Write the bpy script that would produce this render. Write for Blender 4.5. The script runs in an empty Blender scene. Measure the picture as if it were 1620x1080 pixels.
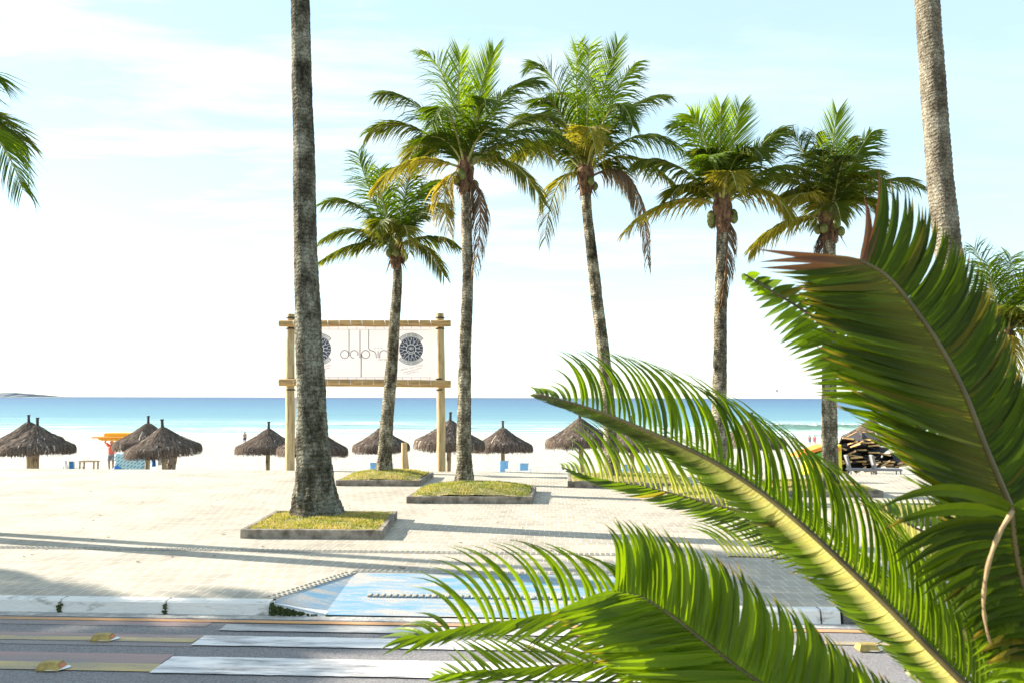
import bpy, math, random
from mathutils import Vector, Matrix, noise as mnoise
R = math.radians
rng = random.Random(7)
scene = bpy.context.scene
col = scene.collection

# ------------------------------------------------------------------ camera
F = 1250.0            # focal length in photo pixels (photo 1620 x 1080)
CAMH = 2.2
PITCH = math.atan(88.5 / F)
ROLL = R(0.14)
cam_d = bpy.data.cameras.new("camera")
cam = bpy.data.objects.new("camera", cam_d); col.objects.link(cam)
cam_d.sensor_width = 36.0
cam_d.lens = F / 1620 * 36
cam_d.clip_start = 0.05; cam_d.clip_end = 60000
cam_d.dof.use_dof = True
cam_d.dof.focus_distance = 9.0
cam_d.dof.aperture_fstop = 10.0
cam.matrix_world = (Matrix.Translation((0, 0, CAMH)) @ Matrix.Rotation(R(90) + PITCH, 4, 'X')
                    @ Matrix.Rotation(ROLL, 4, 'Z'))
scene.camera = cam
CM = cam.matrix_world.to_3x3(); CO = Vector((0, 0, CAMH))

def ray(x, y):
    return CM @ Vector(((x - 810) / F, -(y - 540) / F, -1.0))
def P(x, y, d):            # point at view depth d
    return CO + ray(x, y) * d
def G(x, y, z=0.0):        # point on the horizontal plane z
    r = ray(x, y); return CO + r * ((z - CAMH) / r.z)
def PY(x, y, Y):           # point on the vertical plane at distance Y
    r = ray(x, y); return CO + r * (Y / r.y)

# ------------------------------------------------------------------ light
SUN_EL = R(21)
SUN_DIR = Vector((-0.962, 0.275, 0)).normalized() * math.cos(SUN_EL) + Vector((0, 0, math.sin(SUN_EL)))
sun_d = bpy.data.lights.new("sun", 'SUN'); sun_d.energy = 4.7; sun_d.angle = R(0.5)
sun_d.color = (1.0, 0.91, 0.76)
sun = bpy.data.objects.new("sun", sun_d); col.objects.link(sun)
sun.rotation_mode = 'QUATERNION'
sun.rotation_quaternion = SUN_DIR.to_track_quat('Z', 'Y')
sun.location = (-20, 6, 20)

world = bpy.data.worlds.new("World"); scene.world = world; world.use_nodes = True
nt = world.node_tree; nt.nodes.clear()
wo = nt.nodes.new('ShaderNodeOutputWorld'); bg = nt.nodes.new('ShaderNodeBackground')
sky = nt.nodes.new('ShaderNodeTexSky'); sky.sky_type = 'NISHITA'; sky.sun_disc = False
sky.sun_elevation = SUN_EL; sky.sun_rotation = math.atan2(SUN_DIR.x, SUN_DIR.y)
sky.air_density = 1.0; sky.dust_density = 0.15; sky.ozone_density = 1.0
bg.inputs['Strength'].default_value = 0.15
tc = nt.nodes.new('ShaderNodeTexCoord')
sep = nt.nodes.new('ShaderNodeSeparateXYZ'); nt.links.new(tc.outputs['Generated'], sep.inputs[0])
# flatten the direction on a high plane so that the wisps foreshorten towards the horizon
mx = nt.nodes.new('ShaderNodeMath'); mx.operation = 'MAXIMUM'; mx.inputs[1].default_value = 0.0
nt.links.new(sep.outputs['Z'], mx.inputs[0])
ad = nt.nodes.new('ShaderNodeMath'); ad.operation = 'ADD'; ad.inputs[1].default_value = 0.12
nt.links.new(mx.outputs[0], ad.inputs[0])
dvx = nt.nodes.new('ShaderNodeMath'); dvx.operation = 'DIVIDE'; nt.links.new(sep.outputs['X'], dvx.inputs[0]); nt.links.new(ad.outputs[0], dvx.inputs[1])
dvy = nt.nodes.new('ShaderNodeMath'); dvy.operation = 'DIVIDE'; nt.links.new(sep.outputs['Y'], dvy.inputs[0]); nt.links.new(ad.outputs[0], dvy.inputs[1])
cmb = nt.nodes.new('ShaderNodeCombineXYZ'); nt.links.new(dvx.outputs[0], cmb.inputs[0]); nt.links.new(dvy.outputs[0], cmb.inputs[1])
mp = nt.nodes.new('ShaderNodeMapping'); mp.inputs['Scale'].default_value = (0.55, 1.5, 1); mp.inputs['Rotation'].default_value = (0, 0, R(-8)); mp.inputs['Location'].default_value = (1.3, 0.4, 0)
nt.links.new(cmb.outputs[0], mp.inputs[0])
cn = nt.nodes.new('ShaderNodeTexNoise'); cn.inputs['Scale'].default_value = 1.5; cn.inputs['Detail'].default_value = 9; cn.inputs['Roughness'].default_value = 0.62; cn.inputs['Distortion'].default_value = 0.35
nt.links.new(mp.outputs[0], cn.inputs['Vector'])
cr = nt.nodes.new('ShaderNodeValToRGB'); cr.color_ramp.elements[0].position = 0.47; cr.color_ramp.elements[1].position = 0.66
nt.links.new(cn.outputs['Fac'], cr.inputs[0])
# more cloud towards the sunward (left) side
ml = nt.nodes.new('ShaderNodeMapRange'); ml.inputs['From Min'].default_value = 0.45; ml.inputs['From Max'].default_value = -0.55
ml.inputs['To Min'].default_value = 0.15; ml.inputs['To Max'].default_value = 1.0
nt.links.new(sep.outputs['X'], ml.inputs['Value'])
mul = nt.nodes.new('ShaderNodeMath'); mul.operation = 'MULTIPLY'; nt.links.new(cr.outputs[0], mul.inputs[0]); nt.links.new(ml.outputs[0], mul.inputs[1])
tint = nt.nodes.new('ShaderNodeMixRGB'); tint.blend_type = 'MULTIPLY'; tint.inputs[0].default_value = 1.0
tint.inputs[2].default_value = (0.92, 0.95, 0.88, 1)
nt.links.new(sky.outputs[0], tint.inputs[1])
cmix = nt.nodes.new('ShaderNodeMixRGB'); cmix.inputs[2].default_value = (2.5, 2.45, 2.45, 1)
nt.links.new(mul.outputs[0], cmix.inputs[0]); veil = nt.nodes.new('ShaderNodeMixRGB'); veil.inputs[0].default_value = 0.72; veil.inputs[2].default_value = (1.28, 1.70, 1.88, 1)
nt.links.new(tint.outputs[0], veil.inputs[1]); nt.links.new(veil.outputs[0], cmix.inputs[1])
nt.links.new(cmix.outputs[0], bg.inputs[0]); nt.links.new(bg.outputs[0], wo.inputs[0])

scene.view_settings.view_transform = 'Standard'; scene.view_settings.look = 'None'
scene.view_settings.exposure = 1.88; scene.view_settings.gamma = 1.0
scene.render.engine = 'CYCLES'

# ------------------------------------------------------------------ materials
def new_mat(name):
    m = bpy.data.materials.new(name); m.use_nodes = True
    return m, m.node_tree, m.node_tree.nodes['Principled BSDF']
def N(t, kind, **kw):
    n = t.nodes.new(kind)
    for k, v in kw.items():
        if k.startswith('_'): setattr(n, k[1:], v)
        else: n.inputs[k.replace('_', ' ')].default_value = v
    return n
def c4(c): return (c[0], c[1], c[2], 1)
def ramp(t, stops):
    r = t.nodes.new('ShaderNodeValToRGB'); e = r.color_ramp.elements
    while len(e) < len(stops): e.new(0.5)
    for i, (p, c) in enumerate(stops):
        e[i].position = p; e[i].color = c4(c) if not isinstance(c, (int, float)) else (c, c, c, 1)
    return r
def noise_mat(name, c1, c2, scale=8, rough=0.8, bump=0.2, stretch=(1, 1, 1), c3=None, spec=0.3, lo=0.35, hi=0.65, detail=6, bdist=0.02):
    m, t, b = new_mat(name)
    co = t.nodes.new('ShaderNodeTexCoord')
    mp = N(t, 'ShaderNodeMapping', Scale=stretch); t.links.new(co.outputs['Object'], mp.inputs[0])
    n = N(t, 'ShaderNodeTexNoise', Scale=scale, Detail=detail, Roughness=0.6); t.links.new(mp.outputs[0], n.inputs['Vector'])
    st = [(lo, c1), (hi, c2)]
    if c3: st = [(lo, c1), ((lo + hi) / 2, c3), (hi, c2)]
    r = ramp(t, st); t.links.new(n.outputs['Fac'], r.inputs[0]); t.links.new(r.outputs[0], b.inputs['Base Color'])
    b.inputs['Roughness'].default_value = rough; b.inputs['Specular IOR Level'].default_value = spec
    if bump:
        n2 = N(t, 'ShaderNodeTexNoise', Scale=scale * 4, Detail=5); t.links.new(mp.outputs[0], n2.inputs['Vector'])
        bp = N(t, 'ShaderNodeBump', Strength=bump, Distance=bdist); t.links.new(n2.outputs['Fac'], bp.inputs['Height']); t.links.new(bp.outputs[0], b.inputs['Normal'])
    return m

KA = R(2.7)   # the kerb line recedes to the left by this angle
def kerb_coords(t):
    co = t.nodes.new('ShaderNodeTexCoord')
    mp = N(t, 'ShaderNodeMapping', Rotation=(0, 0, KA)); t.links.new(co.outputs['Object'], mp.inputs[0])
    return mp

def paving_mat():
    m, t, b = new_mat("concrete_pavers")
    mp = kerb_coords(t)
    br = N(t, 'ShaderNodeTexBrick', Scale=1.0, Mortar_Size=0.0065, Mortar_Smooth=0.3, Bias=0.0, Brick_Width=0.16, Row_Height=0.30)
    br.offset = 0.5
    br.inputs['Color1'].default_value = c4((0.42, 0.375, 0.31)); br.inputs['Color2'].default_value = c4((0.36, 0.32, 0.265)); br.inputs['Mortar'].default_value = c4((0.60, 0.56, 0.49))
    t.links.new(mp.outputs[0], br.inputs['Vector'])
    n = N(t, 'ShaderNodeTexNoise', Scale=0.7, Detail=8, Roughness=0.65); t.links.new(mp.outputs[0], n.inputs['Vector'])
    r = ramp(t, [(0.3, (0.74, 0.73, 0.72)), (0.52, (1.0, 1.0, 1.0)), (0.7, (1.14, 1.12, 1.08))]); t.links.new(n.outputs['Fac'], r.inputs[0])
    mu = N(t, 'ShaderNodeMixRGB', _blend_type='MULTIPLY', Fac=1.0); t.links.new(br.outputs['Color'], mu.inputs[1]); t.links.new(r.outputs[0], mu.inputs[2])
    n3 = N(t, 'ShaderNodeTexNoise', Scale=60, Detail=4); t.links.new(mp.outputs[0], n3.inputs['Vector'])
    r3 = ramp(t, [(0.3, (0.88, 0.88, 0.88)), (0.7, (1.08, 1.08, 1.08))]); t.links.new(n3.outputs['Fac'], r3.inputs[0])
    mu2 = N(t, 'ShaderNodeMixRGB', _blend_type='MULTIPLY', Fac=1.0); t.links.new(mu.outputs[0], mu2.inputs[1]); t.links.new(r3.outputs[0], mu2.inputs[2])
    t.links.new(mu2.outputs[0], b.inputs['Base Color']); b.inputs['Roughness'].default_value = 0.85
    b.inputs['Specular IOR Level'].default_value = 0.25
    inv = N(t, 'ShaderNodeMath', _operation='SUBTRACT'); inv.inputs[0].default_value = 1.0; t.links.new(br.outputs['Fac'], inv.inputs[1])
    ad = N(t, 'ShaderNodeMath', _operation='MULTIPLY_ADD'); t.links.new(n3.outputs['Fac'], ad.inputs[0]); ad.inputs[1].default_value = 0.25; t.links.new(inv.outputs[0], ad.inputs[2])
    bp = N(t, 'ShaderNodeBump', Strength=0.7, Distance=0.006); t.links.new(ad.outputs[0], bp.inputs['Height']); t.links.new(bp.outputs[0], b.inputs['Normal'])
    return m

def paint_mat(name, paint, under, wear=0.5, scale=3.0, stretch=(0.35, 2.0, 1), rough=0.75, soft=0.12):
    """worn paint over the surface below"""
    m, t, b = new_mat(name)
    mp0 = kerb_coords(t)
    mp = N(t, 'ShaderNodeMapping', Scale=stretch); t.links.new(mp0.outputs[0], mp.inputs[0])
    n = N(t, 'ShaderNodeTexNoise', Scale=scale, Detail=9, Roughness=0.7); t.links.new(mp.outputs[0], n.inputs['Vector'])
    r = ramp(t, [(wear - soft, 1.0), (wear + soft, 0.0)]); t.links.new(n.outputs['Fac'], r.inputs[0])
    g = N(t, 'ShaderNodeTexNoise', Scale=90, Detail=3); t.links.new(mp0.outputs[0], g.inputs['Vector'])
    rg = ramp(t, [(0.3, tuple(v * 0.6 for v in under)), (0.7, tuple(v * 1.5 for v in under))]); t.links.new(g.outputs['Fac'], rg.inputs[0])
    mix = N(t, 'ShaderNodeMixRGB', Color2=c4(paint)); t.links.new(r.outputs[0], mix.inputs[0]); t.links.new(rg.outputs[0], mix.inputs[1])
    t.links.new(mix.outputs[0], b.inputs['Base Color']); b.inputs['Roughness'].default_value = rough
    bp = N(t, 'ShaderNodeBump', Strength=0.3, Distance=0.004); t.links.new(g.outputs['Fac'], bp.inputs['Height']); t.links.new(bp.outputs[0], b.inputs['Normal'])
    return m

def leaf_mat(name, stops, attr='age', trans=0.42, rough=0.4, tcol=1.6, base_col=None, spec=0.5, varsc=3.0):
    m, t, b = new_mat(name)
    a = t.nodes.new('ShaderNodeAttribute'); a.attribute_name = attr
    r = ramp(t, stops); 
    co = t.nodes.new('ShaderNodeTexCoord')
    n = N(t, 'ShaderNodeTexNoise', Scale=varsc, Detail=4); t.links.new(co.outputs['Object'], n.inputs['Vector'])
    ad = N(t, 'ShaderNodeMath', _operation='MULTIPLY_ADD'); t.links.new(n.outputs['Fac'], ad.inputs[0]); ad.inputs[1].default_value = 0.16; t.links.new(a.outputs['Fac'], ad.inputs[2])
    sb = N(t, 'ShaderNodeMath', _operation='SUBTRACT'); t.links.new(ad.outputs[0], sb.inputs[0]); sb.inputs[1].default_value = 0.08
    t.links.new(sb.outputs[0], r.inputs[0])
    colr = r.outputs[0]
    if base_col:
        a2 = t.nodes.new('ShaderNodeAttribute'); a2.attribute_name = 'along'
        rr = ramp(t, [(0.14, 1.0), (0.42, 0.0)]); t.links.new(a2.outputs['Fac'], rr.inputs[0])
        a3 = t.nodes.new('ShaderNodeAttribute'); a3.attribute_name = 'pale'
        mm = N(t, 'ShaderNodeMath', _operation='MULTIPLY'); t.links.new(rr.outputs[0], mm.inputs[0]); t.links.new(a3.outputs['Fac'], mm.inputs[1])
        mx = N(t, 'ShaderNodeMixRGB', Color2=c4(base_col)); t.links.new(mm.outputs[0], mx.inputs[0]); t.links.new(colr, mx.inputs[1]); colr = mx.outputs[0]
    t.links.new(colr, b.inputs['Base Color']); b.inputs['Roughness'].default_value = rough; b.inputs['Specular IOR Level'].default_value = spec
    tr = t.nodes.new('ShaderNodeBsdfTranslucent')
    tm = N(t, 'ShaderNodeMixRGB', _blend_type='MULTIPLY', Fac=1.0, Color2=(tcol * 1.15, tcol * 1.1, tcol * 0.5, 1)); t.links.new(colr, tm.inputs[1]); t.links.new(tm.outputs[0], tr.inputs[0])
    ms = N(t, 'ShaderNodeMixShader', Fac=trans); t.links.new(b.outputs[0], ms.inputs[1]); t.links.new(tr.outputs[0], ms.inputs[2])
    t.links.new(ms.outputs[0], t.nodes['Material Output'].inputs[0])
    return m

def trunk_mat(name, dark, mid, light, ring=14, lich=5):
    m, t, b = new_mat(name)
    co = t.nodes.new('ShaderNodeTexCoord')
    mp = N(t, 'ShaderNodeMapping', Scale=(1, 1, 0.55)); t.links.new(co.outputs['Object'], mp.inputs[0])
    n = N(t, 'ShaderNodeTexNoise', Scale=lich, Detail=10, Roughness=0.72); t.links.new(mp.outputs[0], n.inputs['Vector'])
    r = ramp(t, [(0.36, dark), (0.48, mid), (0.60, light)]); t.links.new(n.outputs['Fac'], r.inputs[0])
    w = N(t, 'ShaderNodeTexWave', Scale=ring / 6.28 * 1.0, Distortion=7.0, Detail=3, Detail_Scale=2.5); w.bands_direction = 'Z'
    t.links.new(co.outputs['Object'], w.inputs['Vector'])
    rw = ramp(t, [(0.0, 0.55), (0.35, 1.0), (1.0, 1.05)]); t.links.new(w.outputs['Fac'], rw.inputs[0])
    mu = N(t, 'ShaderNodeMixRGB', _blend_type='MULTIPLY', Fac=0.8); t.links.new(r.outputs[0], mu.inputs[1]); t.links.new(rw.outputs[0], mu.inputs[2])
    n2 = N(t, 'ShaderNodeTexNoise', Scale=38, Detail=6, Roughness=0.7); t.links.new(mp.outputs[0], n2.inputs['Vector'])
    r2 = ramp(t, [(0.38, 0.45), (0.5, 0.95), (0.66, 1.35)]); t.links.new(n2.outputs['Fac'], r2.inputs[0])
    mu2 = N(t, 'ShaderNodeMixRGB', _blend_type='MULTIPLY', Fac=0.9); t.links.new(mu.outputs[0], mu2.inputs[1]); t.links.new(r2.outputs[0], mu2.inputs[2])
    t.links.new(mu2.outputs[0], b.inputs['Base Color']); b.inputs['Roughness'].default_value = 0.95; b.inputs['Specular IOR Level'].default_value = 0.1
    ad = N(t, 'ShaderNodeMath', _operation='MULTIPLY_ADD'); t.links.new(n2.outputs['Fac'], ad.inputs[0]); ad.inputs[1].default_value = 0.9; t.links.new(w.outputs['Fac'], ad.inputs[2])
    bp = N(t, 'ShaderNodeBump', Strength=0.8, Distance=0.02); t.links.new(ad.outputs[0], bp.inputs['Height']); t.links.new(bp.outputs[0], b.inputs['Normal'])
    return m

def sea_mat():
    m, t, b = new_mat("sea_water")
    co = t.nodes.new('ShaderNodeTexCoord'); s = t.nodes.new('ShaderNodeSeparateXYZ'); t.links.new(co.outputs['Object'], s.inputs[0])
    lg = N(t, 'ShaderNodeMath', _operation='LOGARITHM'); t.links.new(s.outputs['Y'], lg.inputs[0]); lg.inputs[1].default_value = 10.0
    mp = N(t, 'ShaderNodeMapping', Scale=(0.004, 0.03, 1)); t.links.new(co.outputs['Object'], mp.inputs[0])
    n = N(t, 'ShaderNodeTexNoise', Scale=1.0, Detail=6, Roughness=0.6); t.links.new(mp.outputs[0], n.inputs['Vector'])
    ma = N(t, 'ShaderNodeMath', _operation='MULTIPLY_ADD'); t.links.new(n.outputs['Fac'], ma.inputs[0]); ma.inputs[1].default_value = 0.35; t.links.new(lg.outputs[0], ma.inputs[2])
    mr = N(t, 'ShaderNodeMapRange', From_Min=2.25, From_Max=4.0); t.links.new(ma.outputs[0], mr.inputs['Value'])
    r = ramp(t, [(0.0, (0.40, 0.46, 0.42)), (0.06, (0.20, 0.345, 0.35)), (0.20, (0.10, 0.225, 0.29)), (0.42, (0.055, 0.145, 0.25)), (0.8, (0.036, 0.085, 0.19)), (1.0, (0.045, 0.085, 0.18))])
    t.links.new(mr.outputs[0], r.inputs[0])
    # foam streaks near the beach
    mp2 = N(t, 'ShaderNodeMapping', Scale=(0.010, 0.16, 1)); t.links.new(co.outputs['Object'], mp2.inputs[0])
    n2 = N(t, 'ShaderNodeTexNoise', Scale=1.0, Detail=8, Roughness=0.65); t.links.new(mp2.outputs[0], n2.inputs['Vector'])
    nr = N(t, 'ShaderNodeMapRange', From_Min=128, From_Max=330, To_Min=0.46, To_Max=0.78); t.links.new(s.outputs['Y'], nr.inputs['Value'])
    gt = N(t, 'ShaderNodeMath', _operation='SUBTRACT'); t.links.new(n2.outputs['Fac'], gt.inputs[0]); t.links.new(nr.outputs[0], gt.inputs[1])
    ml = N(t, 'ShaderNodeMath', _operation='MULTIPLY', _use_clamp=True); t.links.new(gt.outputs[0], ml.inputs[0]); ml.inputs[1].default_value = 14
    mx = N(t, 'ShaderNodeMixRGB', Color2=(0.75, 0.8, 0.8, 1)); t.links.new(ml.outputs[0], mx.inputs[0]); t.links.new(r.outputs[0], mx.inputs[1])
    t.links.new(mx.outputs[0], b.inputs['Base Color'])
    b.inputs['Roughness'].default_value = 0.35; b.inputs['Specular IOR Level'].default_value = 0.05
    mp3 = N(t, 'ShaderNodeMapping', Scale=(0.12, 0.5, 1)); t.links.new(co.outputs['Object'], mp3.inputs[0])
    n3 = N(t, 'ShaderNodeTexNoise', Scale=1.0, Detail=6); t.links.new(mp3.outputs[0], n3.inputs['Vector'])
    bp = N(t, 'ShaderNodeBump', Strength=0.8, Distance=0.6); t.links.new(n3.outputs['Fac'], bp.inputs['Height']); t.links.new(bp.outputs[0], b.inputs['Normal'])
    return m

def plain(name, c, rough=0.6, metal=0.0, vary=0.12, scale=20, spec=0.4):
    return noise_mat(name, tuple(v * (1 - vary) for v in c), tuple(min(1, v * (1 + vary)) for v in c), scale=scale, rough=rough, bump=0.05, spec=spec)

M = {}
M['paving'] = paving_mat()
M['asphalt'] = noise_mat('asphalt', (0.12, 0.113, 0.115), (0.31, 0.29, 0.295), scale=55, rough=0.9, bump=0.6, lo=0.3, hi=0.72, bdist=0.006)
M['bar'] = paint_mat('crosswalk_paint', (0.74, 0.70, 0.69), (0.19, 0.18, 0.18), wear=0.57, scale=3.2, soft=0.10)
M['bar_worn'] = paint_mat('faded_crosswalk_paint', (0.66, 0.63, 0.62), (0.19, 0.18, 0.18), wear=0.49, scale=2.0, soft=0.14)
M['yellow_line'] = paint_mat('yellow_road_paint', (0.50, 0.37, 0.16), (0.22, 0.20, 0.18), wear=0.52, scale=3, soft=0.15)
M['orange_line'] = paint_mat('orange_edge_paint', (0.60, 0.30, 0.12), (0.2, 0.16, 0.14), wear=0.58, scale=3, soft=0.12)
M['red_lane'] = paint_mat('worn_red_lane_paint', (0.38, 0.23, 0.21), (0.19, 0.18, 0.18), wear=0.46, scale=1.6, stretch=(0.25, 2.2, 1), soft=0.2)
M['blue_ramp'] = paint_mat('worn_blue_ramp_paint', (0.12, 0.27, 0.41), (0.36, 0.335, 0.31), wear=0.50, scale=3.4, stretch=(0.45, 2.0, 1), soft=0.09)
M['tactile'] = noise_mat('tactile_tile', (0.28, 0.26, 0.22), (0.40, 0.37, 0.32), scale=14, rough=0.85, bump=0.3)
M['gutter'] = noise_mat('gutter_concrete', (0.28, 0.27, 0.26), (0.48, 0.46, 0.43), scale=10, rough=0.9, bump=0.5)
M['kerb'] = noise_mat('whitewashed_kerb', (0.30, 0.28, 0.25), (0.70, 0.67, 0.64), scale=3.2, rough=0.85, bump=0.5, lo=0.30, hi=0.43, stretch=(1, 1, 3), detail=9)
M['kerb_dark'] = noise_mat('dark_kerb_concrete', (0.05, 0.045, 0.04), (0.16, 0.15, 0.14), scale=6, rough=0.9, bump=0.5)  # darker concrete tone for the kerb stones right of the white run
M['moss'] = noise_mat('moss', (0.02, 0.03, 0.012), (0.09, 0.11, 0.03), scale=40, rough=1, bump=0.8)
M['sand'] = noise_mat('beach_sand', (0.36, 0.335, 0.29), (0.55, 0.52, 0.465), scale=2.2, rough=0.95, bump=0.9, lo=0.38, hi=0.62, detail=9, bdist=0.12, spec=0.1)
M['concrete'] = noise_mat('weathered_planter_concrete', (0.085, 0.07, 0.053), (0.31, 0.27, 0.225), scale=5.0, rough=0.95, bump=0.6, lo=0.32, hi=0.62, detail=9)
M['soil'] = noise_mat('dry_turf_soil', (0.20, 0.18, 0.06), (0.40, 0.32, 0.15), scale=5, rough=1, bump=0.8)
M['sea'] = sea_mat()
M['wave'] = noise_mat('green_wave_water', (0.34, 0.52, 0.39), (0.45, 0.62, 0.48), scale=0.4, rough=0.4, bump=0.3)
M['foam'] = noise_mat('sea_foam', (0.66, 0.72, 0.70), (0.82, 0.84, 0.84), scale=1.5, rough=0.9, bump=0.6)
M['rock'] = noise_mat('hazed_rock', (0.10, 0.12, 0.14), (0.22, 0.25, 0.28), scale=0.01, rough=1, bump=0.3)  # blue-grey haze of the distance is mixed into the rock colour
M['log'] = noise_mat('peeled_log', (0.22, 0.16, 0.08), (0.50, 0.38, 0.21), scale=3, rough=0.75, bump=0.6, stretch=(4, 4, .5), lo=.30, hi=.58, detail=9)
M['beam'] = noise_mat('peeled_beam', (0.20, 0.13, 0.06), (0.54, 0.35, 0.16), scale=3, rough=0.75, bump=0.6, stretch=(0.5, 5, 5), lo=.30, hi=.58, detail=8)
M['banner'] = noise_mat('banner_cloth', (0.74, 0.70, 0.70), (0.80, 0.76, 0.76), scale=1.2, rough=0.8, bump=0.1)
t_ = M['banner'].node_tree; tr_ = t_.nodes.new('ShaderNodeBsdfTranslucent'); tr_.inputs[0].default_value = (0.92, 0.88, 0.88, 1)
ms_ = N(t_, 'ShaderNodeMixShader', Fac=0.6); t_.links.new(t_.nodes['Principled BSDF'].outputs[0], ms_.inputs[1]); t_.links.new(tr_.outputs[0], ms_.inputs[2]); t_.links.new(ms_.outputs[0], t_.nodes['Material Output'].inputs[0])
M['ink'] = plain('dark_ink', (0.06, 0.065, 0.08), 0.7)
M['ink_grey'] = plain('grey_ink', (0.38, 0.38, 0.40), 0.7)
M['navy'] = plain('navy_ink', (0.055, 0.07, 0.12), 0.7)
M['white'] = plain('white_print', (0.78, 0.77, 0.78), 0.7, vary=0.03)
M['straw'] = leaf_mat('thatch_straw', [(0.0, (0.030, 0.022, 0.018)), (0.4, (0.115, 0.085, 0.068)), (0.8, (0.20, 0.155, 0.125)), (1.0, (0.50, 0.43, 0.37))], trans=0.06, rough=0.9, tcol=0.8, spec=0.1, varsc=2.5)
M['bark_cap'] = plain('black_pole_cap', (0.035, 0.035, 0.04), 0.7)
M['post'] = noise_mat('parasol_post_wood', (0.24, 0.18, 0.11), (0.46, 0.36, 0.23), scale=7, rough=0.85, bump=0.4, stretch=(2, 2, 0.5))
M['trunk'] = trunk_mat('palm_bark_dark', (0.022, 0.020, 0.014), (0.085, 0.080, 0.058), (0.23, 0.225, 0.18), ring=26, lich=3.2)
M['trunk_pale'] = trunk_mat('palm_bark_pale', (0.035, 0.029, 0.020), (0.13, 0.115, 0.080), (0.36, 0.33, 0.25), ring=30, lich=5.0)
M['trunk_tan'] = trunk_mat('palm_bark_tan', (0.07, 0.058, 0.042), (0.16, 0.140, 0.105), (0.24, 0.22, 0.17), ring=30, lich=4.0)
M['coco'] = leaf_mat('coconut_leaf', [(0.0, (0.25, 0.36, 0.006)), (0.22, (0.085, 0.145, 0.004)), (0.42, (0.048, 0.080, 0.005)), (0.58, (0.095, 0.110, 0.009)), (0.70, (0.20, 0.18, 0.018)), (0.82, (0.33, 0.26, 0.035)), (0.93, (0.13, 0.082, 0.062)), (1.0, (0.20, 0.15, 0.125))], trans=0.40, rough=0.5, tcol=1.5, spec=0.18, varsc=1.6)
M['rachis'] = plain('palm_midrib', (0.30, 0.30, 0.10), 0.5, vary=0.3, scale=8)
M['fibre'] = noise_mat('palm_fibre', (0.05, 0.03, 0.02), (0.26, 0.15, 0.09), scale=14, rough=1, bump=0.8, stretch=(1, 1, 0.4))
M['nut'] = plain('coconut_husk', (0.14, 0.16, 0.04), 0.5, vary=0.3)
CYC = [(0.0, (0.17, 0.26, 0.003)), (0.3, (0.080, 0.135, 0.002)), (0.6, (0.027, 0.046, 0.003)), (0.8, (0.30, 0.23, 0.02)), (0.9, (0.18, 0.07, 0.03)), (1.0, (0.13, 0.065, 0.045))]
M['cycad'] = leaf_mat('broad_frond_leaf', CYC, trans=0.48, rough=0.42, tcol=2.0, spec=0.3, base_col=(0.52, 0.47, 0.19), varsc=4.0)
M['cycad_shaded'] = leaf_mat('shaded_frond_leaf', [(p_, tuple(v * .8 for v in c_)) for p_, c_ in CYC], trans=0.26, rough=0.5, tcol=1.2, spec=0.10, base_col=(0.25, 0.23, 0.06), varsc=4.0)  # darker, less translucent copy of the leaf material; shade put into the colour
M['cyc_rib'] = plain('frond_midrib', (0.075, 0.060, 0.020), 0.45, vary=0.3, scale=12)
M['stalk'] = plain('dry_stalk_fibre', (0.30, 0.21, 0.11), 0.9, vary=0.4, scale=30)
M['cyc_bark'] = noise_mat('scaly_bark', (0.05, 0.035, 0.02), (0.22, 0.16, 0.10), scale=18, rough=1, bump=1.0)
M['grass'] = leaf_mat('dry_grass', [(0.0, (0.10, 0.17, 0.015)), (0.5, (0.27, 0.27, 0.05)), (1.0, (0.46, 0.37, 0.15))], trans=0.3, rough=0.7, tcol=1.4, varsc=1.8)
M['stud'] = noise_mat('yellow_stud_paint', (0.24, 0.17, 0.05), (0.42, 0.30, 0.09), scale=14, rough=0.6, bump=0.2)
M['stud_red'] = plain('red_reflector', (0.5, 0.12, 0.06), 0.3)
M['skin'] = plain('skin', (0.30, 0.16, 0.10), 0.6)
M['skin_light'] = plain('light_skin', (0.55, 0.36, 0.28), 0.6)
M['red_cloth'] = plain('coral_shirt', (0.75, 0.13, 0.09), 0.8)
M['grey_cloth'] = plain('grey_shorts', (0.24, 0.22, 0.24), 0.8)
M['khaki'] = plain('khaki_trousers', (0.24, 0.18, 0.13), 0.8)
M['pink'] = plain('pink_cloth', (0.75, 0.22, 0.28), 0.8)
M['yellow'] = plain('yellow_plastic', (0.80, 0.46, 0.03), 0.4)
M['bright_yellow'] = plain('bright_yellow_board', (0.78, 0.68, 0.03), 0.5)
M['orange'] = plain('orange_board', (0.85, 0.27, 0.03), 0.5)
M['green'] = plain('green_board', (0.12, 0.42, 0.06), 0.5)
M['blue_cloth'] = plain('blue_fabric', (0.05, 0.22, 0.55), 0.7)
M['sky_cloth'] = plain('light_blue_fabric', (0.22, 0.50, 0.85), 0.7)
M['navy_cloth'] = plain('navy_fabric', (0.02, 0.06, 0.16), 0.7)
M['white_plastic'] = plain('white_plastic', (0.72, 0.74, 0.78), 0.4, vary=0.04)
M['alu'] = plain('pale_metal_tube', (0.55, 0.58, 0.62), 0.35)
M['slat'] = plain('varnished_slat', (0.62, 0.38, 0.16), 0.5, vary=0.25, scale=3)
M['wood'] = plain('pale_slat_wood', (0.62, 0.42, 0.22), 0.6, vary=0.3)
M['black_cloth'] = plain('black_webbing', (0.025, 0.022, 0.025), 0.8, vary=0.3)
M['grey_plastic'] = plain('grey_lounger', (0.22, 0.21, 0.215), 0.6)

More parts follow.
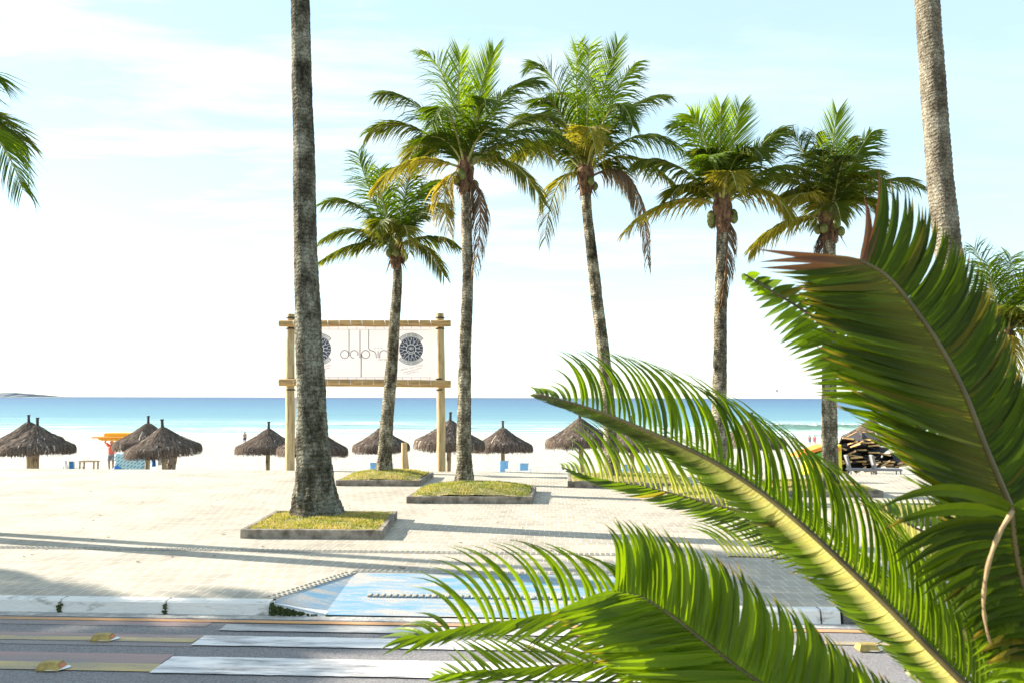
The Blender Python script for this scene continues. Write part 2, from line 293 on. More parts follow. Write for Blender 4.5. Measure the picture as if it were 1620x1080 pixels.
def tarp_mat():
    m, t, b = new_mat('patterned_tarpaulin')
    co = t.nodes.new('ShaderNodeTexCoord')
    mp = N(t, 'ShaderNodeMapping', Rotation=(0, R(40), 0)); t.links.new(co.outputs['Object'], mp.inputs[0])
    sw = t.nodes.new('ShaderNodeSeparateXYZ'); t.links.new(mp.outputs[0], sw.inputs[0])
    cb = t.nodes.new('ShaderNodeCombineXYZ'); t.links.new(sw.outputs['X'], cb.inputs[0]); t.links.new(sw.outputs['Z'], cb.inputs[1])
    br = N(t, 'ShaderNodeTexBrick', Scale=1.0, Mortar_Size=0.05, Brick_Width=0.26, Row_Height=0.14)
    br.inputs['Color1'].default_value = (0.08, 0.20, 0.28, 1); br.inputs['Color2'].default_value = (0.10, 0.25, 0.33, 1); br.inputs['Mortar'].default_value = (0.46, 0.66, 0.70, 1)
    t.links.new(cb.outputs[0], br.inputs['Vector']); t.links.new(br.outputs['Color'], b.inputs['Base Color']); b.inputs['Roughness'].default_value = 0.6
    return m
M['tarp'] = tarp_mat()

# ------------------------------------------------------------------ mesh helpers
class MB:
    def __init__(s): s.v = []; s.f = []; s.at = {}
    def _attr(s, n, **kw):
        for k in kw:
            if k not in s.at: s.at[k] = [0.0] * (len(s.v) - n)
        for k, a in s.at.items():
            x = kw.get(k, 0.0)
            if isinstance(x, (list, tuple)): a.extend(x)
            else: a.extend([x] * n)
    def add(s, vs, fs, **kw):
        o = len(s.v); s.v.extend([tuple(p) for p in vs]); s.f.extend([tuple(i + o for i in f) for f in fs])
        s._attr(len(vs), **kw)
    def box(s, c, size, rot=None, taper=1.0, bevel=0.0, **kw):
        hx, hy, hz = size[0] / 2, size[1] / 2, size[2] / 2
        if bevel > 0:
            b = min(bevel, hx * .9, hy * .9, hz * .9); vs = []; 
            lay = [(-hz, b), (-hz + b, 0), (hz - b, 0), (hz, b)]
            for z, i in lay:
                x, y = hx - i, hy - i
                vs += [(-x + b, -y, z), (x - b, -y, z), (x, -y + b, z), (x, y - b, z), (x - b, y, z), (-x + b, y, z), (-x, y - b, z), (-x, -y + b, z)]
            fs = [tuple(range(7, -1, -1)), tuple(range(24, 32))]
            for l in range(3):
                for i in range(8):
                    j = (i + 1) % 8; fs.append((l * 8 + i, l * 8 + j, l * 8 + 8 + j, l * 8 + 8 + i))
        else:
            vs = [(-hx, -hy, -hz), (hx, -hy, -hz), (hx, hy, -hz), (-hx, hy, -hz), (-hx * taper, -hy * taper, hz), (hx * taper, -hy * taper, hz), (hx * taper, hy * taper, hz), (-hx * taper, hy * taper, hz)]
            fs = [(3, 2, 1, 0), (4, 5, 6, 7), (0, 1, 5, 4), (1, 2, 6, 5), (2, 3, 7, 6), (3, 0, 4, 7)]
        m = rot if rot is not None else Matrix.Identity(3)
        c = Vector(c)
        s.add([c + m @ Vector(p) for p in vs], fs, **kw)
    def tube(s, pts, radii, n=12, cap=True, jitter=0.0, ref=None, **kw):
        pts = [Vector(p) for p in pts]; k = len(pts)
        if isinstance(radii, (int, float)): radii = [radii] * k
        vs = []; fs = []
        u = None
        for i, p in enumerate(pts):
            t = (pts[min(i + 1, k - 1)] - pts[max(i - 1, 0)]).normalized()
            if u is None:
                a = Vector((0, 0, 1)) if abs(t.z) < 0.9 else Vector((1, 0, 0))
                u = t.cross(a).normalized()
            u = (u - t * u.dot(t)).normalized(); w = t.cross(u)
            for j in range(n):
                an = 2 * math.pi * j / n; r = radii[i]
                if jitter: r *= 1 + jitter * (mnoise.noise(p * 4 + Vector((math.cos(an), math.sin(an), 0)) * 1.5))
                vs.append(p + (u * math.cos(an) + w * math.sin(an)) * r)
        for i in range(k - 1):
            for j in range(n):
                j2 = (j + 1) % n; fs.append((i * n + j, i * n + j2, (i + 1) * n + j2, (i + 1) * n + j))
        if cap: fs.append(tuple(range(n - 1, -1, -1))); fs.append(tuple(range((k - 1) * n, k * n)))
        s.add(vs, fs, **kw)
    def blade(s, pts, width, wdir, prof=None, fold=0.0, age=0.0, pale=0.0, tipage=None):
        """leaflet: pts list of Vector, wdir list (or one) of width direction, fold lifts the edges"""
        k = len(pts); vs = []; al = []; ag = []
        for i, p in enumerate(pts):
            t = i / (k - 1)
            w = width * (prof(t) if prof else min(1, 0.45 + t * 4) * (1 - t) ** 0.5)
            d = wdir[i] if isinstance(wdir, list) else wdir
            if fold:
                tg = (pts[min(i + 1, k - 1)] - pts[max(i - 1, 0)]).normalized(); nn = tg.cross(d)
                vs += [p - d * w / 2 + nn * fold * w, p, p + d * w / 2 + nn * fold * w]
            else: vs += [p - d * w / 2, p + d * w / 2]
            q = 3 if fold else 2
            al += [t] * q
            a = age if tipage is None or t < 0.72 else age + (tipage - age) * (t - 0.72) / 0.28
            ag += [a] * q
        fs = []
        if fold:
            for i in range(k - 1):
                a = i * 3; fs += [(a, a + 1, a + 4, a + 3), (a + 1, a + 2, a + 5, a + 4)]
        else:
            for i in range(k - 1): a = i * 2; fs.append((a, a + 1, a + 3, a + 2))
        s.add(vs, fs, along=al, age=ag, pale=pale)
    def build(s, name, mat, parent=None, smooth=False):
        me = bpy.data.meshes.new(name)
        off = parent.matrix_basis.translation if parent is not None else Vector()
        par2 = parent
        if parent is not None:
            off = world_loc(parent)
        me.from_pydata([(x - off.x, y - off.y, z - off.z) for x, y, z in s.v], [], s.f)
        for k, a in s.at.items():
            la = me.attributes.new(k, 'FLOAT', 'POINT'); la.data.foreach_set('value', a)
        if smooth: me.polygons.foreach_set('use_smooth', [True] * len(me.polygons))
        me.materials.append(mat); me.update()
        o = bpy.data.objects.new(name, me); col.objects.link(o)
        if parent is not None: o.parent = parent
        return o
def world_loc(o):
    v = Vector(o.location)
    while o.parent is not None: o = o.parent; v += Vector(o.location)
    return v
def tag(o, label=None, cat=None, group=None, kind=None):
    if label: o['label'] = label
    if cat: o['category'] = cat
    if group: o['group'] = group
    if kind: o['kind'] = kind
    return o
def thing(name, label, cat, loc, group=None):
    o = bpy.data.objects.new(name, None); col.objects.link(o); o.location = loc; o.empty_display_size = 0.2
    return tag(o, label, cat, group)
def copy_tree(o, parent=None):
    c = o.copy(); col.objects.link(c)
    if parent is not None: c.parent = parent
    for ch in [x for x in bpy.data.objects if x.parent == o]: copy_tree(ch, c)
    return c
def lerp_pts(pts, k):
    i = min(int(k), len(pts) - 2); f = k - i
    return [a + (b - a) * f for a, b in zip(pts[i], pts[i + 1])]
def keyed(keys, k):
    if k <= keys[0][0]: return keys[0][1:]
    for a, b in zip(keys, keys[1:]):
        if k <= b[0]:
            f = (k - a[0]) / (b[0] - a[0]); return [p + (q - p) * f for p, q in zip(a[1:], b[1:])]
    return keys[-1][1:]
def bez(a, b, c, t): return a * (1 - t) ** 2 + b * (2 * t * (1 - t)) + c * t * t
def catmull(pts, k):
    n = len(pts); i = min(int(k), n - 2); f = k - i
    p0 = pts[max(i - 1, 0)]; p1 = pts[i]; p2 = pts[i + 1]; p3 = pts[min(i + 2, n - 1)]
    return 0.5 * ((2 * p1) + (p2 - p0) * f + (2 * p0 - 5 * p1 + 4 * p2 - p3) * f * f + (3 * p1 - p0 - 3 * p2 + p3) * f ** 3)
def text_mesh(mb, s, place, size, align='CENTER'):
    """place(x, y) maps text plane to world"""
    cu = bpy.data.curves.new('t', 'FONT'); cu.body = s; cu.size = size; cu.align_x = align; cu.align_y = 'CENTER'
    ob = bpy.data.objects.new('t', cu); me = ob.to_mesh()
    vs = [place(v.co.x, v.co.y) for v in me.vertices]; fs = [tuple(p.vertices) for p in me.polygons]
    mb.add(vs, fs); ob.to_mesh_clear(); bpy.data.objects.remove(ob); bpy.data.curves.remove(cu)

# ------------------------------------------------------------------ setting: ground
E1 = Vector((math.cos(KA), -math.sin(KA), 0)); E2 = Vector((math.sin(KA), math.cos(KA), 0))
def K(a, b, z=0.0): return E1 * a + E2 * b + Vector((0, 0, z))     # kerb frame: a along, b away from the camera
def kb(p): return p.dot(E2)
def ka(p): return p.dot(E1)
ROADZ = -0.14
B_KERB = kb(G(0, 941, 0)) ; B_KERB = (B_KERB + kb(G(430, 946, 0))) / 2      # back edge of kerb top... front row
B_EDGE = kb(G(600, 744.5, 0))
def quad(mb, a0, a1, b0, b1, z): mb.add([K(a0, b0, z), K(a1, b0, z), K(a1, b1, z), K(a0, b1, z)], [(0, 1, 2, 3)])
def struct(o): o['kind'] = 'structure'; return o
B_KT = B_KERB            # pavement starts here
B_KF = B_KERB - 0.13     # kerb front face (top)
B_ROAD = B_KF - 0.015

# dropped kerb in kerb coordinates
rl0 = ka(G(438, 946)); rl1 = ka(G(563, 904)); rr1 = ka(G(985, 908)); rr0 = ka(G(1110, 958))
RB = kb(G(640, 906)); 
mb = MB()
# promenade as one sheet with the ramp cut out (grid of quads)
aL, aR = -70, 60
mb.add([K(aL, B_KT), K(rl0, B_KT), K(rl1, RB), K(aL, RB)], [(0, 1, 2, 3)])
mb.add([K(rr0, B_KT), K(aR, B_KT), K(aR, RB), K(rr1, RB)], [(0, 1, 2, 3)])
mb.add([K(aL, RB), K(rl1, RB), K(rr1, RB), K(aR, RB), K(aR, B_EDGE), K(aL, B_EDGE)], [(0, 1, 2, 3, 4, 5)])
struct(mb.build('promenade', M['paving']))
mb = MB(); 
mb.add([K(aL, B_EDGE, -0.004), K(aR, B_EDGE, -0.004), K(aR, B_EDGE + 0.18, -0.02), K(aL, B_EDGE + 0.18, -0.02), K(aL, B_EDGE + 0.18, -2.2), K(aR, B_EDGE + 0.18, -2.2)], [(0, 1, 2, 3), (3, 2, 5, 4)])
struct(mb.build('promenade_edge', M['tactile']))
# ramp
mb = MB(); FD = 0.13
f0 = B_KF
rf0 = ka(G(492, 972)); rf1 = ka(G(1040, 985))
FZ = ROADZ + 0.015
mb.add([K(rl1, RB), K(rr1, RB), K(rf1, f0, FZ), K(rf0, f0, FZ)], [(3, 2, 1, 0)])
mb.add([K(rl0, B_KT), K(rl1, RB), K(rf0, f0, FZ), K(rl0 + .02, f0, -0.02)], [(3, 2, 1, 0)])
mb.add([K(rr0, B_KT), K(rr1, RB), K(rf1, f0, FZ), K(rr0 - .02, f0, -0.02)], [(0, 1, 2, 3)])
struct(mb.build('kerb_ramp', M['blue_ramp']))

# tactile strips (rows of low ribs)
mb = MB()
def tact_row(p0, p1, wid, pitch=0.075, z=0.004, hgt=0.012, q0=None):
    d = (p1 - p0); L = d.length; d.normalize(); nrm = Vector((-d.y, d.x, 0))
    n = int(L / pitch)
    a = p0 - nrm * wid / 2; b = p1 - nrm * wid / 2; c = p1 + nrm * wid / 2; e = p0 + nrm * wid / 2
    up = Vector((0, 0, z)); mb.add([a + up, b + up, c + up, e + up], [(0, 1, 2, 3)])
    rows = max(1, int(wid / 0.075))
    for i in range(n):
        for j in range(rows):
            c0 = p0 + d * (i + .5) * pitch + nrm * ((j + .5) / rows - .5) * wid * 0.92
            s = 0.028
            vs = [c0 + d * sx * s + nrm * sy * s * 0.9 + Vector((0, 0, z)) for sx, sy in ((-1, -1), (1, -1), (1, 1), (-1, 1))]
            vs += [c0 + d * sx * s * .6 + nrm * sy * s * .55 + Vector((0, 0, z + hgt)) for sx, sy in ((-1, -1), (1, -1), (1, 1), (-1, 1))]
            mb.add(vs, [(4, 5, 6, 7), (0, 1, 5, 4), (1, 2, 6, 5), (2, 3, 7, 6), (3, 0, 4, 7)])
bt = kb(G(400, 870))
tact_row(K(-14, bt), K(12, bt), 0.17)
tact_row(K(rl1 - .05, RB + .09), K(rr1 + .05, RB + .09), 0.16)
tact_row(K(rl0 - .10, B_KT + .03), K(rl1 - .05, RB + .05), 0.18)
tact_row(K(rr1 + .05, RB + .05), K(rr0 + .10, B_KT + .03), 0.18)
struct(mb.build('tactile_paving', M['tactile']))
mb = MB()
# strip across the ramp: follow its slope
tb = kb(G(640, 942, -0.07)); fr = (RB - tb) / (RB - f0); zt = FZ * fr
for i in range(64):
    a = rf0 + .35 + i * 0.075
    if a > rf1 - .2: break
    mb.box(K(a, tb, zt + 0.010), (0.05, 0.11, 0.018), Matrix.Rotation(-KA, 3, 'Z'), bevel=0.006)
struct(mb.build('tactile_strip', M['tactile']))

# kerb: stones 1.24 m long
j0 = ka(G(102, 945)); j1 = ka(G(272, 945)); SL = j1 - j0
def kerb_stone(mb, a0, a1, z0=0.0, z1=0.0):
    prof = [(B_KT, 0.0), (B_KF + .02, 0.0), (B_KF, -.02), (B_KF - .018, ROADZ), (B_KF - .018, ROADZ - .05), (B_KT, ROADZ - .05)]
    vs = []; n = 6
    for k in range(n + 1):
        a = a0 + (a1 - a0) * k / n; dz = z0 + (z1 - z0) * k / n
        for b, z in prof:
            jz = mnoise.noise(Vector((a * 3, b * 7, z * 9))) * 0.006
            vs.append(K(a, b + jz * (b < B_KT - .01), max(z + (dz if z > ROADZ else 0) + jz * .6, ROADZ - .05)))
    fs = []
    m = len(prof)
    for k in range(n):
        for j in range(m): j2 = (j + 1) % m; fs.append((k * m + j, k * m + j2, (k + 1) * m + j2, (k + 1) * m + j))
    fs.append(tuple(range(m))); fs.append(tuple(range(n * m + m - 1, n * m - 1, -1)))
    mb.add(vs, fs)
mb = MB(); a = j0
while a > -45: a -= SL
while a < rl0 - 0.05:
    e = min(a + SL - .022, rl0 - 0.03)
    kerb_stone(mb, a, e); a += SL
kerb_stone(mb, rl0 - .02, rf0 + .02, -0.012, -0.118)
kerb_stone(mb, rf1 - .02, rr0 + .03, -0.118, -0.012)
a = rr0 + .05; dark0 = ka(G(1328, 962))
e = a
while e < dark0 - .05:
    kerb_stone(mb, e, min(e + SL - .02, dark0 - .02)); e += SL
struct(mb.build('kerb', M['kerb']))
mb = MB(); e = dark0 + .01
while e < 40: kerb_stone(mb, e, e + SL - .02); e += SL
struct(mb.build('dark_kerb', M['kerb_dark']))
mb = MB(); a = j0
while a > -20: a -= SL
while a < rl0 + .3:
    for k in range(14):
        mb.box(K(a - .012 + rng.gauss(0, .012), B_KF - .02 + rng.gauss(0, .008), ROADZ + rng.random() ** 1.5 * .13), (rng.uniform(.01, .035), .02, rng.uniform(.01, .03)), Matrix.Rotation(rng.random() * 3, 3, 'Y'))
    a += SL
for k in range(260):
    a = rl0 + .0 + abs(rng.gauss(0, .18)); h = max(0, .10 - (a - rl0) * .22)
    mb.box(K(a, B_KF - .012 + rng.gauss(0, .01), ROADZ + .01 + rng.random() * h), (.022, .018, .016), Matrix.Rotation(rng.random() * 3, 3, 'Y'))
tag(mb.build('moss', M['moss']), 'dark moss and dirt in the joints of the white kerb', 'moss', kind='stuff')

# road
mb = MB(); quad(mb, -70, 60, -30, B_KF + .02, ROADZ); struct(mb.build('road', M['asphalt']))
z1 = ROADZ + 0.004; z2 = ROADZ + .008; z3 = ROADZ + .012
mb = MB(); quad(mb, -70, 60, B_KF - .17, B_KF - .019, z1); struct(mb.build('gutter', M['gutter']))
def band(name, y0, y1, x0, x1, z, mat, xr=350):
    b0 = kb(G(xr, y1, z)); b1 = kb(G(xr, y0, z))
    a0 = -60 if x0 is None else ka(G(x0, (y0 + y1) / 2, z)); a1 = 55 if x1 is None else ka(G(x1, (y0 + y1) / 2, z))
    mb = MB()
    if x0 is None or mat not in (M['bar'], M['bar_worn']):
        quad(mb, a0, a1, b0, b1, z)
    else:
        n = 70; vs = []
        for k in range(n + 1):
            a = a0 + (a1 - a0) * k / n; vs += [K(a, b0 + rng.gauss(0, .003), z), K(a, b1 + rng.gauss(0, .003), z)]
        # slanted near end
        mb.add(vs, [(2 * k, 2 * k + 2, 2 * k + 3, 2 * k + 1) for k in range(n)])
    return struct(mb.build(name, mat))
band('lane_edge_line', 979.5, 983.5, None, None, z2, M['orange_line'])
band('red_lane_paint', 983.8, 991, None, 330, z1, M['red_lane'])
band('red_lane_paint', 1004, 1023, None, 316, z1, M['red_lane'])
band('red_lane_paint', 1035.5, 1051, None, 262, z1, M['red_lane'])
band('yellow_lane_line', 1009.5, 1016, None, 308, z2, M['yellow_line'])
band('yellow_lane_line', 1051, 1063.5, None, 248, z2, M['yellow_line'])
band('crosswalk_bar', 986, 996, 352, 1200, z3, M['bar_worn'])
band('crosswalk_bar', 1004.5, 1020, 312, 1290, z3, M['bar'])
band('crosswalk_bar', 1038.5, 1065, 252, 1345, z3, M['bar'])
band('yellow_lane_line', 1014, 1019, 1290, None, z2, M['yellow_line'], xr=1350)

# studs
def stud(x, y, s, lab):
    s *= .88
    c = G(x, y, ROADZ); r = thing('road_stud', lab, 'road stud', c, 'yellow studs along the lane line')
    rot = Matrix.Rotation(-KA + R(2), 3, 'Z')
    mb = MB(); w, d, h = .215 * s, .15 * s, .066 * s
    lo = [(-w / 2, -d / 2, 0), (w / 2, -d / 2, 0), (w / 2, d / 2, 0), (-w / 2, d / 2, 0)]
    lm = [(x * 1.0, y * 1.0, .012) for x, y, z in lo]
    tp = [(x * .74, y * .50, h) for x, y, z in lo]; tm = [(x * .80, y * .62, h * .9) for x, y, z in lo]
    vs = [c + rot @ Vector(p) + Vector((0, 0, .006)) for p in lo + lm + tm + tp]; fs = [(12, 13, 14, 15)]
    for l in range(3):
        for i in range(4): j = (i + 1) % 4; fs.append((l * 4 + i, l * 4 + j, l * 4 + 4 + j, l * 4 + 4 + i))
    mb.add(vs, fs); mb.build('stud_body', M['stud'], r)
    mb = MB(); rr = [(w * .498, -d * .30, .018), (w * .498, d * .30, .018), (w * .425, d * .26, h * .72), (w * .425, -d * .26, h * .72)]
    mb.add([c + rot @ Vector((x + .003, y, z + .006)) for x, y, z in rr], [(0, 1, 2, 3)]); mb.build('reflector', M['stud_red'], r)
    mb = MB(); n = 18
    mb.add([c + rot @ Vector(((w * .60) * math.cos(t) * (1 + .1 * math.sin(3 * t)) + .035, d * .60 * math.sin(t), .017)) for t in [2 * math.pi * k / n for k in range(n)]], [tuple(range(n))])
    mb.build('glue_patch', M['white'], r)
    return r
stud(81, 1058, 1.05, 'large yellow block stud nearest the camera on the left of the road')
stud(163, 1012, 1.0, 'small yellow stud on the thin yellow line at the left')
stud(1372, 1028, 1.0, 'yellow stud at the right end of the crosswalk behind the fronds')

# near pavement under the camera and land behind it
mb = MB(); quad(mb, -70, 60, -28, 1.9, 0.0); struct(mb.build('near_pavement', M['paving']))
mb = MB(); e = -30
while e < 30: mb.box(K(e, 1.98, -.06), (1.2, .15, .16), Matrix.Rotation(-KA, 3, 'Z'), bevel=.015); e += 1.23
struct(mb.build('near_kerb', M['kerb']))

# beach
def sand_z(Y):
    pts = [(20, -1.75), (46, -2.02), (80, -3.0), (129, -4.02), (200, -6)]
    for (a, za), (b, zb) in zip(pts, pts[1:]):
        if Y <= b: return za + (zb - za) * (Y - a) / (b - a)
    return -6
mb = MB(); xs = [-260 + 4 * i for i in range(131)]; ys = []
y = B_EDGE - 1.5
while y < 170: ys.append(y); y += 0.5 if y < 60 else 1.5
xs = [(-1 if i < 0 else 1) * abs(i / 60) ** 1.6 * 220 for i in range(-60, 61)]
vs = []
for Y in ys:
    for X in xs:
        amp = .05 if Y < 100 else .02
        z = sand_z(Y) + mnoise.noise(Vector((X * .5, Y * .5, 0))) * amp + mnoise.noise(Vector((X * 1.7, Y * 1.7, 3))) * amp * .5
        vs.append((X, Y, z))
nx = len(xs)
mb.add(vs, [(j * nx + i, j * nx + i + 1, (j + 1) * nx + i + 1, (j + 1) * nx + i) for j in range(len(ys) - 1) for i in range(nx - 1)])
struct(mb.build('beach', M['sand'], smooth=True))
# sea: one sheet to the horizon, wider than the view
mb = MB(); ZS = -4.0
rows = [125, 160, 220, 320, 500, 900, 2000, 6000, 20000, 45000]
vs = []; 
for Y in rows: vs += [(-400 - Y * 1.4, Y, ZS), (400 + Y * 1.4, Y, ZS)]
mb.add(vs, [(2 * k, 2 * k + 1, 2 * k + 3, 2 * k + 2) for k in range(len(rows) - 1)])
struct(mb.build('sea', M['sea']))
# land sheet behind and beside
mb = MB(); mb.add([(-400, -400, -2.4), (400, -400, -2.4), (400, 30, -2.4), (-400, 30, -2.4)], [(0, 1, 2, 3)]); struct(mb.build('ground', M['sand']))
# breaking wave at the right
def wave(x0, x1, Y, h, w, name, seed=0, foam_h=.25):
    mb = MB(); mf = MB(); n = 80; vs = []
    prof = [(-w, -.1), (-w * .35, h * .35), (-w * .12, h * .8), (0, h), (w * .8, h * .55), (w * 2.4, -.1)]
    Xa = PY(x0, 680, Y).x; Xb = PY(x1, 680, Y).x
    for k in range(n + 1):
        u = k / n; X = Xa + (Xb - Xa) * u; e = math.sin(min(1, u * 5, (1 - u) * 5) * math.pi / 2) * (0.85 + .25 * mnoise.noise(Vector((X * .12, seed, 0))))
        dy = mnoise.noise(Vector((X * .04, seed, 5))) * 2.0
        vs += [(X, Y + a + dy, ZS + b * e + .0) for a, b in prof]
        
    m = len(prof)
    mb.add(vs, [(k * m + j, (k + 1) * m + j, (k + 1) * m + j + 1, k * m + j + 1) for k in range(n) for j in range(m - 1)])
    struct(mb.build(name, M['wave'], smooth=True))
    for k in range(n * 6):
        u = rng.random(); kk = min(int(u * n), n - 1); p = Vector(vs[kk * m + 3]); q = Vector(vs[(kk + 1) * m + 3]); c = p.lerp(q, u * n - kk)
        mf.box(c + Vector((0, -.15 + rng.gauss(0, .15), rng.gauss(.0, .06))), (rng.uniform(.5, 1.6), .3, rng.uniform(.05, .22)), Matrix.Rotation(rng.gauss(0, .1), 3, 'Y'), bevel=.04)
        if rng.random() < .8:
            c2 = Vector(vs[kk * m]).lerp(Vector(vs[(kk + 1) * m]), u * n - kk)
            mf.box(c2 + Vector((0, -rng.random() * 5, .12)), (rng.uniform(1.5, 5), rng.uniform(.5, 1.5), .04), bevel=.02)
    struct(mf.build('wave_foam', M['foam']))
wave(1085, 1560, 150, 1.5, 3.6, 'breaking_wave', 3)
mf = MB()
for k in range(520):      # thin foam lines of the spent waves along the whole beach
    Yl = rng.choice([131, 133.5, 139, 158, 178]) + rng.gauss(0, .5)
    X = rng.uniform(-130, 120)
    Yl += mnoise.noise(Vector((X * .03, Yl * .2, 1))) * 2.5
    mf.box((X, Yl, ZS + .04), (rng.uniform(2, 9), rng.uniform(.15, .6), .05), Matrix.Rotation(rng.gauss(0, .02), 3, 'Z'), bevel=.02)
struct(mf.build('surf_foam', M['foam']))
# distant headland at the left
mb = MB(); D = 5200.0; n = 60; sil = [(-120, 1), (-60, 6), (-10, 8), (0, 7.5), (5, 5.5), (9, 3.6), (13, 5.2), (18, 5.6), (24, 4.2), (29, 1.6), (38, 1.0), (50, .3), (56, 0)]
vs = []
for k in range(n + 1):
    px = -120 + 176 * k / n; h = keyed(sil, px)[0] * D / F * (1 + .12 * mnoise.noise(Vector((px * .3, 0, 0))))
    c = PY(px, 627, D)
    for a, b in ((0, 0), (60, .6), (160, 1), (360, .8), (700, 0)): vs.append((c.x, D + a, ZS + h * b))
mb.add(vs, [(k * 5 + j, (k + 1) * 5 + j, (k + 1) * 5 + j + 1, k * 5 + j + 1) for k in range(n) for j in range(4)])
struct(mb.build('headland', M['rock']))

# ------------------------------------------------------------------ planters with turf
GRP_PL = 'square turf planters round the palms'
def planter(fl, fr, depth, ang, lab, glab, mound=0.0, hgt=.14, blades=2600, trunk_at=None, green=.55):
    A = G(*fl); B = G(*fr); 
    ex = (B - A); W = ex.length; ex.normalize(); ey = Vector((math.sin(ang), math.cos(ang), 0))
    root = thing('planter', lab, 'planter', (A + B) / 2 + ey * depth / 2, GRP_PL)
    def pt(u, v, z): return A + ex * u + ey * v + Vector((0, 0, z))
    th = .085
    def wall(u0, v0, u1, v1):
        mb = MB(); d = Vector((u1 - u0, v1 - v0, 0)); L = d.length; d.normalize(); nn = Vector((-d.y, d.x, 0)) * th
        n = max(4, int(L / .14)); vs = []
        for k in range(n + 1):
            u = u0 + (u1 - u0) * k / n; v = v0 + (v1 - v0) * k / n
            for (o, z) in ((0, -.01), (0, hgt - .012), (.12, hgt), (.88, hgt), (1, hgt - .012), (1, -.01)):
                q = pt(u + nn.x * o, v + nn.y * o, z); j = mnoise.noise(q * 5.0) * .007 * (z > 0)
                vs.append(q + Vector((j, j, j)))
        m = 6
        fs = [(k * m + j, k * m + j + 1, (k + 1) * m + j + 1, (k + 1) * m + j) for k in range(n) for j in range(m - 1)]
        fs += [tuple(range(m)), tuple(range(n * m + m - 1, n * m - 1, -1))]
        mb.add(vs, fs); mb.build('wall', M['concrete'], root)
    wall(0, 0, W, 0); wall(W, 0.003, W, depth); wall(W, depth, 0, depth); wall(0, depth, 0, 0.003)
    # turf
    def gz(u, v):
        a = max(0.0, 1 - ((u / W - .5) * 2) ** 2) * max(0.0, 1 - ((v / depth - .5) * 2) ** 2)
        return hgt - .035 + mound * a ** .6 + mnoise.noise(Vector((u * 3 + A.x, v * 3, 0))) * .014
    mb = MB(); n = 22; vs = [pt(th * .9 + (W - 1.8 * th) * i / n, th * .9 + (depth - 1.8 * th) * j / n, gz(th + (W - 2 * th) * i / n, th + (depth - 2 * th) * j / n)) for j in range(n + 1) for i in range(n + 1)]
    mb.add(vs, [(j * (n + 1) + i, j * (n + 1) + i + 1, (j + 1) * (n + 1) + i + 1, (j + 1) * (n + 1) + i) for j in range(n) for i in range(n)])
    mb.build('soil', M['soil'], root, smooth=True)
    mb = MB()
    for k in range(blades):
        u = rng.uniform(th, W - th); v = rng.uniform(th, depth - th)
        dens = mnoise.noise(Vector((u * 2.2, v * 2.2, A.x)))
        if dens < -.25 and rng.random() < .7: continue
        p = pt(u, v, gz(u, v) - .005); h = rng.uniform(.025, .06); an = rng.random() * 6.283
        d = Vector((math.cos(an), math.sin(an), 0)); lean = Vector((rng.gauss(0, .5), rng.gauss(0, .5), 0)) * h
        mb.blade([p, p + Vector((0, 0, h * .6)) + lean * .4, p + Vector((0, 0, h)) + lean], .016, d, age=min(1, max(0, green + dens * .6 + rng.gauss(0, .15))))
    tag(mb.build('turf', M['grass']), glab, 'grass', kind='stuff')
    return root
planter((380, 851), (605, 852.5), 2.1, R(-2.0), 'square concrete planter at the foot of the thick dark trunk nearest the road', 'dry yellowish grass in the planter nearest the road', .03, blades=9000, green=.66)
planter((531, 768), (664, 768.5), 2.3, R(3), 'concrete planter under the small left palm in front of the sign', 'mounded grass under the small palm before the sign', .17, blades=5000, green=.55)
planter((643, 795.5), (842, 796), 2.2, R(4), 'wide concrete planter with green turf left of the frame centre, third from the left', 'greenest mounded grass under the tall centre left palm', .20, blades=7500, green=.42)
planter((898, 770.5), (1095, 773), 2.2, R(4), 'concrete planter partly behind the frond tips under the leaning palm', 'grass in the planter under the leaning palm', .12, blades=3500, green=.55)
planter((1070, 798), (1262, 800), 2.2, R(4), 'concrete planter behind the long arching frond with only its left corner clear', 'grass in the planter behind the long arching frond', .12, blades=2500, green=.55)
planter((1228, 785), (1398, 786), 2.2, R(4), 'concrete planter in front of the heap of loungers', 'olive grass in the planter in front of the lounger heap', .12, blades=3500, green=.55)
planter((1416, 830), (1640, 834), 2.0, R(2), 'concrete planter mostly hidden by fronds at the right under the tall bare trunk', 'grass in the planter at the right behind the fronds', .03, blades=2500, green=.45)

lit = MB(); r_ = random.Random(33)
for k in range(150):
    c_ = K(r_.uniform(-12, 9), RB + .2 + r_.random() ** 1.3 * 11, .006); a_ = r_.random() * 6.28; l_ = r_.uniform(.015, .05); d_ = Vector((math.cos(a_), math.sin(a_), 0)); n_ = Vector((-d_.y, d_.x, 0))
    lit.add([c_ - d_ * l_, c_ + n_ * l_ * .35 + Vector((0, 0, .008)), c_ + d_ * l_, c_ - n_ * l_ * .35 + Vector((0, 0, .004))], [(0, 1, 2, 3)])
tag(lit.build('leaf_litter', M['fibre']), 'tiny dry bits of leaf scattered over the pale paving', 'leaf litter', kind='stuff')
